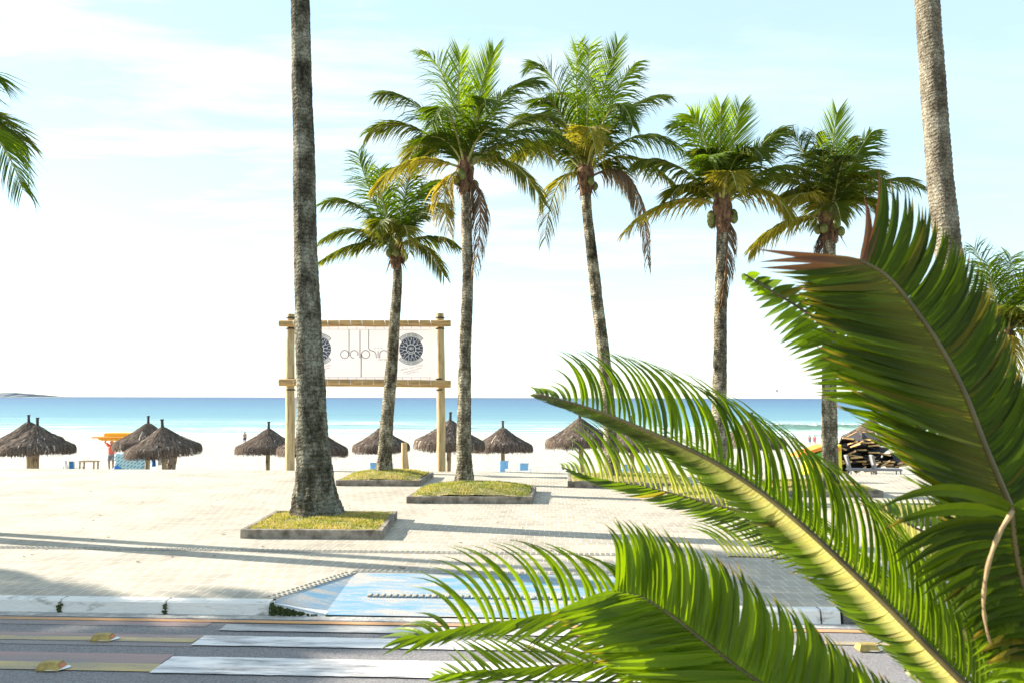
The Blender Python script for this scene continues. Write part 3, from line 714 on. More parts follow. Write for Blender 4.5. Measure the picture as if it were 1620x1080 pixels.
# ------------------------------------------------------------------ coconut palms
def trunk_mesh(pts, Y, seg=24, step=.05, ringp=.11, flare=None, amp=.05, seed=0):
    """pts: (px x, px y, px width) from the base up, on the plane at distance Y"""
    c = [PY(x, y, Y) for x, y, w in pts]; rad = [w * Y / F / 2 for x, y, w in pts]
    L = sum((b - a).length for a, b in zip(c, c[1:])); n = int(L / step)
    out = []; rr = []; m = len(c) - 1
    vs = []; s = 0.0; last = None
    for k in range(n + 1):
        u = m * k / n; p = catmull(c, u); r = keyed([(i, rad[i]) for i in range(m + 1)], u)[0]
        if last is not None: s += (p - last).length
        last = p
        ph = s / ringp + .5 * mnoise.noise(Vector((0, 0, s * 1.5 + seed))); saw = ph - math.floor(ph)
        for j in range(seg):
            a = 2 * math.pi * j / seg
            ph2 = ph + .22 * mnoise.noise(Vector((math.cos(a) * 1.4, math.sin(a) * 1.4, s * 2 + seed))); sw = ph2 - math.floor(ph2)
            q = Vector((math.cos(a), math.sin(a), s * .9 + seed))
            f = 1 + amp * (sw - .5) + .07 * mnoise.noise(q * 1.7) + .05 * mnoise.noise(q * 5.0)
            if flare and s < flare: f += .20 * (1 - s / flare) * mnoise.noise(Vector((math.cos(a) * 2.6, math.sin(a) * 2.6, s * 3 + seed))) * 2
            vs.append(p + Vector((math.cos(a), math.sin(a), 0)) * r * f)
    fs = [(k * seg + j, k * seg + (j + 1) % seg, (k + 1) * seg + (j + 1) % seg, (k + 1) * seg + j) for k in range(n) for j in range(seg)]
    mb = MB(); mb.add(vs, fs); return mb, c[0], c[-1]

def coco_frond(root, p0, pc, p1, leaf=.75, n=78, age=.35, droop=.5, vup=.25, width=.038, ragged=0.0, name='frond', start=.12, seed=0, label=None, clump=.0):
    leaf = leaf * 1.24; r = random.Random(seed); fx = r.uniform(-1, 1)
    mb = MB(); g = Vector((0, 0, -1)); segs = 12
    pts = [bez(p0, pc, p1, k / segs) for k in range(segs + 1)]
    L = sum((b - a).length for a, b in zip(pts, pts[1:]))
    side_prev = None
    for i in range(n):
        s = start + (1 - start) * (i + .5) / n
        p = bez(p0, pc, p1, s); T = ((pc - p0) * (1 - s) + (p1 - pc) * s).normalized()
        S = T.cross(Vector((0, 0, 1))); X_ = Vector((1, .25 * fx, 0)) * (1 if S.x >= 0 else -1)
        S = S + X_ * (.12 + .9 * T.z * T.z); S = S - T * S.dot(T)
        S.normalize()
        if side_prev is not None and S.dot(side_prev) < 0: S = -S
        side_prev = S
        Nn = S.cross(T).normalized()
        if Nn.z < 0: Nn = -Nn
        ll = leaf * (min(1, .45 + s * 1.6)) * (1 - .50 * max(0, s - .6) / .4)
        for sg in (-1, 1):
            if ragged and r.random() < ragged: continue
            l = ll * r.uniform(.82, 1.08); sw = .55 + .75 * s + .5 * max(0, T.z) + r.gauss(0, .07)
            d = (S * sg * (1 - .25 * s) + T * sw + Nn * (vup + r.gauss(0, .05))).normalized()
            dr = droop * r.uniform(.7, 1.35)
            a = p; b = p + d * l * .5; c = p + (d * (1 - dr * .35) + g * dr).normalized() * l
            b = b + g * dr * l * .10
            q = [bez(a, b, c, t) for t in (0, .3, .62, 1)]
            wd = (T * .75 + Nn * .5 * sg + Vector((r.gauss(0, .3), r.gauss(0, .3), r.gauss(0, .3)))).normalized()
            ag = min(1, max(0, age + r.gauss(0, .035)))
            mb.blade(q, width * r.uniform(.8, 1.15), wd, prof=lambda t: (.6, 1, .8, .08)[int(round(t * 3))], age=ag, tipage=min(1, ag + (.3 if r.random() < .3 else .05)))
    o = mb.build(name, M['coco'], root)
    if label: o['label'] = label
    mr = MB(); mr.tube(pts, [.032 * (1 - .85 * k / segs) + .003 for k in range(segs + 1)], n=5)
    mr.build('midrib', M['fibre'] if age > .9 else M['rachis'], o)
    return o

def px_frond(root, C, Y, tip, ctrl, dy=0.0, dcy=None, **kw):
    """tip, ctrl in photo pixels, dy: how far the tip comes towards (-) or away (+) from the viewer"""
    p1 = PY(tip[0], tip[1], Y + dy); pc = PY(ctrl[0], ctrl[1], Y + (dy * .5 if dcy is None else dcy))
    p1 = C + (p1 - C) * .94; return coco_frond(root, C, pc, p1, **kw)

GRP_PALM = 'coconut palms along the promenade'
def palm(label, trunk, Y, fronds, mat, extra=8, leaf=.75, rad=1.9, step=.05, seed=1, dead=(), nuts=True, flare=.5, crown=True, fl=2.5, amp=.05, ringp=.11, width=.040, base=True, extra_age=.42, seg=24):
    mb, b0, top = trunk_mesh(trunk, Y, step=step, seed=seed * 3.1, flare=flare, amp=amp, ringp=ringp, seg=seg)
    root = thing('coconut_palm', label, 'palm tree', b0, GRP_PALM)
    mb.build('trunk', mat, root, smooth=True)
    if not crown: return root, top
    r = random.Random(seed)
    # fibrous heart
    m2 = MB(); n = 10; tr = trunk[-1][2] * Y / F / 2
    m2.tube([top + Vector((0, 0, -.35)), top + Vector((0, 0, -.05)), top + Vector((0, 0, .25)), top + Vector((0, 0, .6)), top + Vector((0, 0, .95))], [tr * 1.05, tr * 1.7, tr * 1.9, tr * 1.1, tr * .3], n=10, jitter=.35)
    for k in range(26):
        a = r.random() * 6.283; d = Vector((math.cos(a), math.sin(a), 0)); p = top + Vector((0, 0, r.uniform(-.1, .3))) + d * tr
        m2.add([p + Vector((-d.y, d.x, 0)) * .05, p - Vector((-d.y, d.x, 0)) * .05, p + d * r.uniform(.08, .3) + Vector((0, 0, -r.uniform(.15, .6)))], [(0, 1, 2)])
    m2.build('crown_fibre', M['fibre'], root)
    C = top + Vector((0, 0, .25))
    k = 0
    for f in fronds:
        tip, ctrl, dy, age = f[:4]; kw = dict(f[4]) if len(f) > 4 else {}
        kw.setdefault('leaf', leaf); kw.setdefault('width', width); k += 1
        px_frond(root, C, Y, tip, ctrl, dy, age=age, seed=seed * 100 + k, **kw)
    for k in range(extra):
        a = 6.283 * (k + r.random() * .7) / max(1, extra); el = r.uniform(.0, 1.1)
        d = Vector((math.cos(a) * .75, math.sin(a), 0)); l = fl * r.uniform(.7, .95)
        pc = C + d * l * .45 * math.cos(el) + Vector((0, 0, l * (.35 + .35 * math.sin(el))))
        p1 = C + d * l * (.95 * math.cos(el * .8)) + Vector((0, 0, l * (-.25 + 1.0 * math.sin(el))))
        coco_frond(root, C, pc, p1, leaf=leaf * .9, age=extra_age + r.gauss(0, .08), seed=seed * 100 + 50 + k, width=width, droop=r.uniform(.3, .5))
    for (tip, ctrl, dy) in dead:
        o = px_frond(root, top + Vector((0, 0, .05)), Y, tip, ctrl, dy, age=.97, leaf=leaf * .85, droop=1.1, vup=-.3, ragged=.05, seed=seed * 100 + 90, name='dead_frond', label='dry brown frond hanging down the trunk', width=width, n=90)
    if nuts:
        for k in range(5):
            a = r.random() * 6.283; m3 = MB(); cc = top + Vector((math.cos(a) * tr * 2.1, math.sin(a) * tr * 2.1, r.uniform(-.12, .12)))
            m3.tube([cc + Vector((0, 0, z)) for z in (-.13, -.10, -.04, .03, .09, .12)], [.015, .06, .095, .09, .055, .01], n=8); m3.build('coconut', M['nut'], root, smooth=True)
    return root, top

# the thick dark trunk nearest the camera, crown above the picture
t1 = [(504, 814, 92), (503, 806, 84), (501, 790, 68), (498, 760, 60), (495, 700, 51), (491, 600, 44), (487, 500, 40.5), (484, 400, 37), (482, 300, 35), (480, 200, 33), (477, 100, 31.5), (475, 0, 30), (471, -160, 28), (467, -330, 27)]
Y1 = G(504, 813, .12).y
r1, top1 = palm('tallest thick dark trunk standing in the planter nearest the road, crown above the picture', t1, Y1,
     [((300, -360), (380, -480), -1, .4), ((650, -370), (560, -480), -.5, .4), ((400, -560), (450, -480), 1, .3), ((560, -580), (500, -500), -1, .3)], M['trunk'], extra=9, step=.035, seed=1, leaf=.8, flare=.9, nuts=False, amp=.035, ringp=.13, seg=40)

Y3 = G(735, 762, .25).y
palm('tall straight palm left of centre with a hanging dry frond beside its trunk',
     [(735, 765, 34), (735, 755, 29), (735, 735, 25), (734, 690, 23), (735, 600, 20.5), (737, 520, 19), (740, 440, 17.5), (738, 360, 16.5), (736, 285, 15)], Y3,
     [((668, 72), (715, 110), .3, .15, {'vup': .5}), ((728, 72), (720, 150), -.6, .05, {'vup': .5, 'droop': .1}), ((784, 70), (755, 140), .4, .10, {'vup': .4, 'droop': .15}),
      ((858, 124), (790, 110), .8, .40), ((594, 142), (655, 130), .6, .42), ((574, 205), (650, 165), .2, .48), ((588, 300), (640, 225), -.8, .70, {'droop': .6}),
      ((680, 190), (705, 120), -2.2, .30), ((770, 170), (770, 110), -2.0, .35), ((892, 192), (830, 150), .7, .48), ((905, 218), (830, 180), -.2, .42, {'droop': .6}), ((880, 250), (820, 190), 1.4, .55),
      ((868, 325), (805, 215), -1.0, .60, {'droop': .6}), ((708, 372), (690, 270), -.6, .80, {'droop': .8}), ((640, 260), (670, 180), 1.4, .6)],
     M['trunk_pale'], extra=4, seed=3, dead=[((752, 440), (775, 280), -.25)], fl=2.3, leaf=.72)
Y2 = G(607, 748, .2).y
palm('shortest leaning palm whose trunk crosses the white sign',
     [(607, 750, 32), (607, 742, 26), (609, 715, 22), (613, 660, 20.5), (618, 600, 19), (623, 530, 17.5), (628, 460, 15.5), (629, 430, 14), (627, 405, 13)], Y2,
     [((562, 233), (580, 300), .2, .22, {'vup': .4}), ((600, 262), (600, 320), -.4, .12), ((652, 252), (640, 310), .3, .25), ((505, 318), (565, 295), .3, .45), ((506, 376), (560, 345), -.3, .5, {'droop': .5}), ((504, 412), (565, 370), -.8, .55, {'droop': .6}),
      ((690, 280), (660, 290), 1.0, .35), ((712, 330), (670, 300), .6, .45), ((727, 388), (680, 360), .2, .50, {'droop': .6}), ((708, 440), (670, 365), -.8, .62, {'droop': .6}), ((650, 400), (640, 320), -2.0, .64), ((595, 365), (605, 320), -1.8, .55)],
     M['trunk_pale'], extra=3, seed=2, fl=1.9, leaf=.62)
Y4 = G(968, 752, .2).y
palm('palm leaning left at the middle with a bent brown dead frond on its right side',
     [(970, 756, 32), (969, 745, 26), (966, 700, 22), (962, 640, 21), (955, 560, 20), (945, 480, 19), (936, 400, 17.5), (929, 340, 16), (926, 290, 15)], Y4,
     [((836, 93), (880, 90), .2, .28, {'vup': .4}), ((914, 60), (905, 150), .6, .15, {'vup': .4, 'droop': .15}), ((932, 64), (930, 150), -.5, .05), ((980, 58), (950, 140), .2, .18, {'vup': .4, 'droop': .2}), ((1058, 146), (975, 150), .3, .40),
      ((1006, 195), (975, 105), -1.6, .35, {'droop': .6}), ((1090, 240), (1010, 175), .3, .40, {'droop': .6}), ((1078, 296), (1000, 215), -.5, .58, {'droop': .7}), ((815, 182), (865, 160), .8, .45), ((800, 250), (865, 200), .0, .55, {'droop': .6}),
      ((945, 245), (925, 145), -2.4, .70), ((858, 385), (875, 255), -.9, .68, {'droop': .6}), ((890, 140), (905, 140), 1.5, .3), ((1010, 90), (960, 150), 1.2, .3), ((850, 150), (880, 140), -1.2, .35)],
     M['trunk_pale'], extra=4, seed=4, dead=[((1032, 428), (1020, 215), -.4)], fl=2.4, leaf=.75)
Y5 = G(1138, 776, .2).y
palm('straight pale trunk palm right of centre with lime green top fronds',
     [(1136, 780, 34), (1137, 770, 28), (1138, 720, 24), (1138, 640, 22.5), (1139, 560, 21), (1140, 480, 19.5), (1142, 400, 18), (1143, 345, 17)], Y5,
     [((1067, 190), (1105, 200), .3, .28, {'vup': .4}), ((1090, 174), (1115, 205), -.3, .02), ((1140, 160), (1135, 220), -.5, .0, {'vup': .5, 'droop': .1}), ((1173, 160), (1160, 220), .2, .08, {'droop': .15}), ((1238, 197), (1185, 240), .1, .4),
      ((1210, 243), (1175, 200), -1.2, .45), ((1000, 253), (1070, 235), .2, .48, {'droop': .6}), ((1055, 312), (1090, 265), -.5, .58), ((983, 368), (1060, 290), -.5, .74, {'droop': .6}), ((1283, 270), (1210, 240), .4, .45, {'droop': .6}), ((1262, 352), (1215, 265), -.8, .68, {'droop': .7}),
      ((1168, 300), (1150, 230), -1.8, .66), ((1120, 250), (1125, 220), -1.6, .3)],
     M['trunk_pale'], extra=4, seed=5, dead=[((1141, 492), (1160, 340), -.2)], fl=2.0, leaf=.62)
Y6 = G(1313, 768, .2).y
palm('dark crowned palm just left of the tallest foreground frond tip',
     [(1315, 780, 36), (1314, 770, 29), (1313, 720, 24), (1312, 640, 22.5), (1312, 560, 21.5), (1312, 470, 20), (1312, 400, 19), (1313, 362, 18)], Y6,
     [((1325, 168), (1315, 240), .0, .08, {'vup': .5, 'droop': .12}), ((1250, 204), (1270, 230), .3, .42), ((1382, 202), (1340, 260), .2, .30), ((1186, 290), (1250, 245), .2, .5, {'droop': .6}), ((1460, 292), (1385, 260), .4, .48), ((1385, 265), (1355, 270), 1.0, .45),
      ((1244, 322), (1280, 280), -1.5, .66), ((1180, 398), (1240, 330), .2, .66, {'droop': .7}), ((1290, 205), (1295, 250), .8, .45), ((1345, 212), (1335, 260), .9, .48), ((1300, 230), (1300, 240), -1.4, .45), ((1340, 240), (1330, 250), -1.5, .45), ((1400, 350), (1370, 290), -.4, .55)],
     M['trunk_pale'], extra=6, seed=6, dead=[((1303, 440), (1300, 350), -.1)], fl=2.0, leaf=.66, extra_age=.5)
# right: tall bare trunk
Y7 = G(1545, 826, .12).y
palm('tall ringed pale brown trunk at the upper right, crown above the picture',
     [(1560, 830, 62), (1558, 815, 54), (1552, 760, 48), (1540, 660, 45), (1525, 560, 43), (1510, 460, 41.5), (1497, 370, 40), (1487, 280, 39), (1480, 190, 38), (1474, 100, 37), (1467, 0, 36), (1460, -120, 34), (1452, -260, 33)], Y7,
     [((1300, -300), (1380, -420), -1, .4), ((1620, -300), (1540, -420), 0, .4)], M['trunk_tan'], extra=8, step=.035, seed=7, leaf=.8, nuts=False, amp=.07, ringp=.105, seg=36)
# right edge: small palm behind the foreground frond
Y8 = 24.0
palm('small far palm at the right edge half hidden behind the broad frond',
     [(1596, 765, 18), (1596, 740, 16), (1595, 660, 15), (1594, 590, 14), (1594, 545, 13)], Y8,
     [((1538, 383), (1565, 440), .3, .35, {'vup': .4}), ((1562, 412), (1570, 470), -.4, .2), ((1600, 400), (1590, 460), .3, .2), ((1622, 432), (1600, 470), .2, .35), ((1660, 470), (1625, 450), .2, .5), ((1655, 520), (1620, 480), -.6, .7), ((1650, 570), (1630, 500), -.9, .6, {'droop': .7}),
      ((1530, 470), (1560, 460), .3, .45), ((1520, 540), (1555, 500), -.5, .5), ((1600, 620), (1600, 520), -1.4, .8, {'droop': .8}), ((1560, 620), (1570, 530), -.6, .6)],
     M['trunk_pale'], extra=6, seed=8, fl=2.4, leaf=.8, nuts=False)
# left edge: crown just outside the frame, two fronds reach in
Y9 = 12.7
palm('palm at the far left whose frond tips hang into the picture',
     [(-118, 870, 60), (-119, 850, 42), (-122, 700, 36), (-130, 500, 32), (-140, 350, 28), (-142, 235, 25)], Y9,
     [((-2, 120), (-70, 60), -.1, .30, {'droop': .5}), ((48, 306), (-20, 130), -.3, .20, {'droop': .55, 'vup': .3, 'n': 90}), ((-60, 20), (-100, 90), .3, .2), ((-230, 40), (-190, 100), .3, .3), ((-300, 260), (-230, 120), 0, .5), ((-60, 420), (-70, 200), -1, .6)],
     M['trunk'], extra=9, seed=9, fl=2.4, leaf=.78, step=.05, width=.036)
# neighbours further left in the same row: their crowns throw the shade on the road
for k, (X, Yp, H, sd) in enumerate(((-18.5, 11.6, 4.6, 11), (-23.5, 8.6, 5.4, 12), (-13.9, 7.3, 3.4, 13), (-14.4, 14.6, 6.6, 14))):
    base = Vector((X, Yp, 0)); pts = []
    def inv(p):
        d = CM.transposed() @ (p - CO); return (810 + F * d.x / -d.z, 540 - F * d.y / -d.z)
    for f, w in ((0, .42), (.1, .30), (.5, .26), (1, .22)):
        q = inv(base + Vector((.1 * f, 0, H * f))); pts.append((q[0], q[1], w * F / Yp))
    palm(('palm beyond the left edge of the view, farthest from the road', 'palm beyond the left edge of the view, farthest to the left', 'lowest palm beyond the left edge of the view', 'tallest palm beyond the left edge of the view')[k], pts, Yp, [], M['trunk'], extra=17, seed=sd, fl=2.8, leaf=.95, nuts=False, width=.06)

# ------------------------------------------------------------------ sign
YS = G(600, 744.5).y + .35
sign = thing('sign_frame', 'large white beach sign hung in a frame of peeled logs on two posts', 'sign', (PY(578, 742, YS).x, YS, -1.8))
def log(name, a, b, r0, r1, mat, n=14, parent=sign, horiz=False):
    mb = MB(); a = Vector(a); b = Vector(b); ps = []; rs = []
    for k in range(n + 1):
        t = k / n; p = a.lerp(b, t); s = (r0 + (r1 - r0) * t)
        p = p + Vector((0 if horiz else mnoise.noise(p * .8) * .02, 0, mnoise.noise(p * .9) * .02 if horiz else 0)); ps.append(p); rs.append(s * (1 + .05 * mnoise.noise(p * 2.2)))
    mb.tube(ps, rs, n=16); return mb.build(name, mat, parent, smooth=False)
pxm = YS / F
for x, x2, w, tp in ((459.5, 460.5, 15.5, 497), (699.5, 696, 14.5, 496)):
    lo = PY(x, 760, YS); lo.z = -1.85; hi = PY(x2, tp, YS)
    p = log('post', lo, hi, w * pxm / 2 * 1.0, w * pxm / 2 * .86, M['log'])
    for ys_ in (511, 606):       # dark lashings where beam and post meet
        mb = MB(); c = PY(x2, ys_ - 8 + (1 if ys_ > 600 else 0), YS); 
        for dz in (0, -17.0 * pxm): mb.tube([c + Vector((0, 0, dz + .02)), c + Vector((0, 0, dz - .02))], w * pxm / 2 * 1.03, n=14)
        mb.build('lashing', M['bark_cap'], p)
for yl, yr, th in ((511.5, 511.5, 10.5), (604.5, 606.5, 11.5)):
    a = PY(442, yl, YS - .19); b = PY(713, yr, YS - .19); bm = log('beam', a, b, th * pxm / 2, th * pxm / 2 * 1.02, M['beam'], n=24, horiz=True)
    mb = MB()
    for k in range(13):
        c = a.lerp(b, (k + 1.3) / 15); mb.tube([c + Vector((.012, -th * pxm / 2 - .004, -.06)), c + Vector((.0, -th * pxm / 2 - .006, .02)), c + Vector((-.015, -th * pxm / 2 * .6, .09))], .007, n=4)
    mb.build('rope', M['white'], bm)
YB = YS - .10
# banner (slightly wavy cloth with thickness)
mb = MB(); nx_, nz_ = 40, 10; x0, x1, y0, y1 = 468, 689, 516.5, 600.5
def bn(x, y, off=0.0):
    p = PY(x, y, YB); w = .005 * mnoise.noise(Vector((p.x * 1.1, 0, p.z * 1.5))); p.y = YB + w - (off * 2.2 if off < .0075 else off); return p
vs = [bn(x0 + (x1 - x0) * i / nx_, y0 + (y1 - y0) * j / nz_) for j in range(nz_ + 1) for i in range(nx_ + 1)]
o2 = len(vs); vs += [v + Vector((0, .006, 0)) for v in vs]
fs = []
for j in range(nz_):
    for i in range(nx_):
        a = j * (nx_ + 1) + i; fs += [(a, a + nx_ + 1, a + nx_ + 2, a + 1), (o2 + a, o2 + a + 1, o2 + a + nx_ + 2, o2 + a + nx_ + 1)]
mb.add(vs, fs); banner = mb.build('banner', M['banner'], sign)
def stroke(mb, pts, w, off=.004, closed=False):
    off = off * 2.2; w = w * 1.3
    """flat stroke in photo pixels on the banner"""
    n = len(pts); vs = []
    for i, (x, y) in enumerate(pts):
        a = pts[(i - 1) % n] if (closed or i > 0) else pts[i]; b = pts[(i + 1) % n] if (closed or i < n - 1) else pts[i]
        dx, dy = b[0] - a[0], b[1] - a[1]; l = math.hypot(dx, dy) or 1; nx2, ny2 = -dy / l * w / 2, dx / l * w / 2
        vs += [bn(x - nx2, y - ny2, off), bn(x + nx2, y + ny2, off)]
    fs = [(2 * i, 2 * ((i + 1) % n), 2 * ((i + 1) % n) + 1, 2 * i + 1) for i in range(n if closed else n - 1)]
    mb.add(vs, fs)
def circ(cx, cy, r, a0=0, a1=360, n=28, ry=None):
    ry = ry or r; return [(cx + r * math.cos(R(a0 + (a1 - a0) * k / n)), cy - ry * math.sin(R(a0 + (a1 - a0) * k / n))) for k in range(n + 1)]
mb = MB(); W = .8
stroke(mb, circ(545.4, 560.1, 6.4)[:-1], W, closed=True); stroke(mb, [(552.3, 521.4), (552.3, 563)], .85)
stroke(mb, circ(560.4, 560.1, 6.2, -5, 270), W); stroke(mb, [(566.6, 558), (566.6, 561), (564.5, 561)], W)
stroke(mb, [(569.6, 522.6), (569.6, 566)], .9)
stroke(mb, circ(578.5, 560.1, 6.4)[:-1], W, closed=True); stroke(mb, [(571.6, 559), (571.4, 596)], .95)
stroke(mb, [(583.3, 521.6), (583.2, 548.5), (583.7, 551), (585.2, 553.3), (588, 554.4), (591, 555), (593.5, 557), (595, 560), (595.4, 566)], .78)
stroke(mb, [(598.2, 555), (598.2, 566)], .75)
stroke(mb, [(600.8, 566), (600.8, 560)] + circ(607.3, 560.4, 6.5, 175, 5) + [(613.8, 560), (613.8, 566)], W)
mb.build('lettering', M['ink'], banner)
mb = MB()
for x in (593.3, 598.5, 603.5): mb.add([bn(a, b, .004) for a, b in circ(x, 550.5, .85, n=8)[:-1]], [tuple(range(8))])
def flat_text(mb, s, cx, cy, size, rot=0.0, off=.004):
    c, si = math.cos(R(rot)), math.sin(R(rot))
    text_mesh(mb, s, lambda x, y: bn(cx + x * c + y * si * 1, cy - (y * c - x * -si * -1) if False else cy - (y * c + x * si), off), size)
flat_text(mb, "HOTEL", 606.5, 569.0, 5.0)
mb.build('small_lettering', M['ink_grey'], banner)
mb = MB(); stroke(mb, [(470, 520.8), (682.5, 522), (682.5, 596.5), (474, 596.3)], .35, .0035)
for k in range(14):
    x = 506 + k * 14.5; stroke(mb, [(x, 517), (x + .6, 520.5)], .5, .0035); stroke(mb, [(x, 596.5), (x + .4, 600)], .5, .0035)
mb.build('border_line', M['ink_grey'], banner)
def emblem(cx, cy, parent):
    r = 18.8
    mb = MB(); mb.add([bn(a, b, .004) for a, b in circ(cx, cy, r, n=48)[:-1]], [tuple(range(48))]); e = mb.build('emblem', M['navy'], parent)
    mb = MB(); rr = random.Random(5)
    for k in range(12):      # wavy pointed rays
        a = 360 * k / 12 + 8
        pts = [(cx + q * math.cos(R(a + w)), cy - q * math.sin(R(a + w))) for q, w in ((7.2, -2), (9.5, 3), (11.5, -3), (14, 2))]
        stroke(mb, pts, .75, .007)
        for s in (-1, 1):
            pts = [(cx + q * math.cos(R(a + s * w)), cy - q * math.sin(R(a + s * w))) for q, w in ((12, 5), (15.2, 10), (17.6, 9))]
            stroke(mb, pts, .42, .007)
    for k in range(24):
        a = 15 * k; q0 = 14.5 + rr.random() * 2
        stroke(mb, [(cx + q * math.cos(R(a)), cy - q * math.sin(R(a))) for q in (q0, 18.2)], .35, .007)
    stroke(mb, circ(cx, cy, 7.3)[:-1], .8, .008, True)
    stroke(mb, circ(cx, cy + .4, 4.6, 200, 340, 10), .8, .007)
    for s in (-1, 1): stroke(mb, circ(cx + s * 2.3, cy - 1.3, 1.3, n=10)[:-1], .6, .007, True)
    stroke(mb, [(cx, cy - 4), (cx - .6, cy + .6), (cx + .8, cy + .9)], .8, .007)
    mb.build('sun_rays', M['white'], e)
    for sg, words in ((1, "GUIA DO GUARUJA"), (-1, "GUIA DO GUARUJA")):
        m1 = MB(); rc = 22.2
        stroke(m1, circ(cx, cy, rc, 40 * sg if sg > 0 else -40, 140 * sg if sg > 0 else -140, 24), 4.6, .0045); b = m1.build('ribbon', M['navy'], e)
        m1 = MB(); stroke(m1, circ(cx, cy, rc, 42 * sg, 138 * sg, 24), 3.5, .006); m1.build('ribbon_face', M['white'], b)
        m1 = MB()
        for i, ch in enumerate(words):
            if ch == ' ':
                m1.build('ribbon_word', M['navy'], b); m1 = MB(); continue
            a = (134 - 88 * i / (len(words) - 1)) if sg > 0 else (-134 + 88 * i / (len(words) - 1))
            x, y = cx + rc * math.cos(R(a)), cy - rc * math.sin(R(a)); flat_text(m1, ch, x, y, 4.4, (a - 90) if sg > 0 else (a + 90), .0071)
        m1.build('ribbon_word', M['navy'], b)
emblem(650.5, 552, banner); emblem(505, 552, banner)
for cx in (650.5, 505):
    mb = MB(); flat_text(mb, "CREDIC  MAX TOMAS", cx + .5, 581.3, 3.9, 13); stroke(mb, [(cx - 13, 589.5), (cx + 17.5, 581.0)], .5); flat_text(mb, "CURITIBA 23", cx + 2, 588.8, 3.6, 13)
    mb.build('handwriting', M['ink_grey'], banner)
# short post with a diagonal brace right of the sign's middle
sp = thing('short_post', 'short round wooden post with a leaning brace behind the small planter', 'post', (PY(640.5, 742, YS + .5).x, YS + .5, -1.8))
a = PY(640.5, 760, YS + .5); a.z = -1.8; log('post', a, PY(640, 700, YS + .5), .095, .09, M['log'], parent=sp)
a = PY(652, 760, YS + .7); a.z = -1.8; log('brace', a, PY(643, 716, YS + .62), .045, .045, M['log'], parent=sp)

# ------------------------------------------------------------------ thatched parasols
def make_parasol():
    r = random.Random(21)
    root = thing('thatched_parasol', 'x', 'parasol', (0, 0, 0))
    mb = MB(); mb.tube([(0, 0, -.3), (0, 0, .8), (0, 0, 2.2)], [.115, .11, .10], n=12, jitter=.08); post = mb.build('post', M['post'], root)
    zb = 1.62; Rr = 1.6
    def prof(q):       # q 0 apex .. 1 rim: (radius, height)
        if q < .1: return (.03 + q * 1.2, 1.30 - q * .7)
        if q < .85: f = (q - .1) / .75; return (.15 + f * 1.22, 1.23 - f * .78 - .05 * math.sin(f * 3.14))
        f = (q - .85) / .15; return (1.37 + .20 * math.sin(f * 1.57), .45 - .25 * f * f - .02)
    mb = MB(); n = 36; rows = 14; vs = []; ag = []
    for i in range(rows + 1):
        rad, z = prof(i / rows)
        for j in range(n):
            a = 6.2832 * j / n; k = 1 + .035 * mnoise.noise(Vector((math.cos(a) * 2, math.sin(a) * 2, i * .5)))
            vs.append((math.cos(a) * rad * k * .97, math.sin(a) * rad * k * .97, zb + z - .04)); ag.append(.25)
    mb.add(vs, [(i * n + j, i * n + (j + 1) % n, (i + 1) * n + (j + 1) % n, (i + 1) * n + j) for i in range(rows) for j in range(n)], age=ag)
    # straw: overlapping tiers
    for tier in range(15):
        q0 = .02 + tier * .066; cnt = int(40 + tier * 20)
        for k in range(cnt):
            a = 6.2832 * (k + r.random()) / cnt; q = q0 + r.uniform(-.02, .03); l = r.uniform(.10, .17)
            pts = []
            for s in (0, .5, 1):
                rad, z = prof(min(1, q + l * s)); e = max(0, q + l * s - 1)
                rad += .015 + .03 * s + (.02 * r.random()); pts.append(Vector((math.cos(a) * rad, math.sin(a) * rad, zb + z + .02 - e * 1.9)))
            pts[2].z -= r.random() * .03; aa = r.gauss(0, .03)
            pts[2] = Matrix.Rotation(aa, 3, 'Z') @ pts[2]
            g_ = min(1, max(0, .42 + r.gauss(0, .16) + (.45 if r.random() < .05 else 0)))
            mb.blade(pts, r.uniform(.035, .085), Vector((-math.sin(a), math.cos(a), r.gauss(0, .2))), prof=lambda t: 1 - .6 * t, age=g_)
    for k in range(760):     # hanging fringe
        a = 6.2832 * (k + r.random()) / 760; lump = mnoise.noise(Vector((math.cos(a) * 2.5, math.sin(a) * 2.5, 7))) * .07; rad = 1.57 + r.gauss(0, .022)
        L = .20 + lump + r.uniform(0, .06) + (.09 if r.random() < .03 else 0); z0 = zb + .24
        p = Vector((math.cos(a), math.sin(a), 0))
        mb.blade([p * (rad - .10) + Vector((0, 0, z0 + .07)), p * rad + Vector((0, 0, z0 - .02)), p * (rad - .01) + Vector((0, 0, z0 - L))], r.uniform(.022, .05), Vector((-p.y, p.x, 0)), prof=lambda t: 1 - .65 * t * t, age=min(1, max(0, .40 + r.gauss(0, .17) + (.5 if r.random() < .06 else 0))))
    mb.build('thatch', M['straw'], root)
    mb = MB(); mb.tube([(0, 0, zb + 1.2), (0, 0, zb + 1.45), (0, 0, zb + 1.62), (0, 0, zb + 1.64), (0, 0, zb + 1.68)], [.085, .062, .06, .085, .08], n=10); mb.build('cap', M['bark_cap'], root)
    return root
proto = make_parasol()
GRP_PAR = 'thatched parasols on the beach'
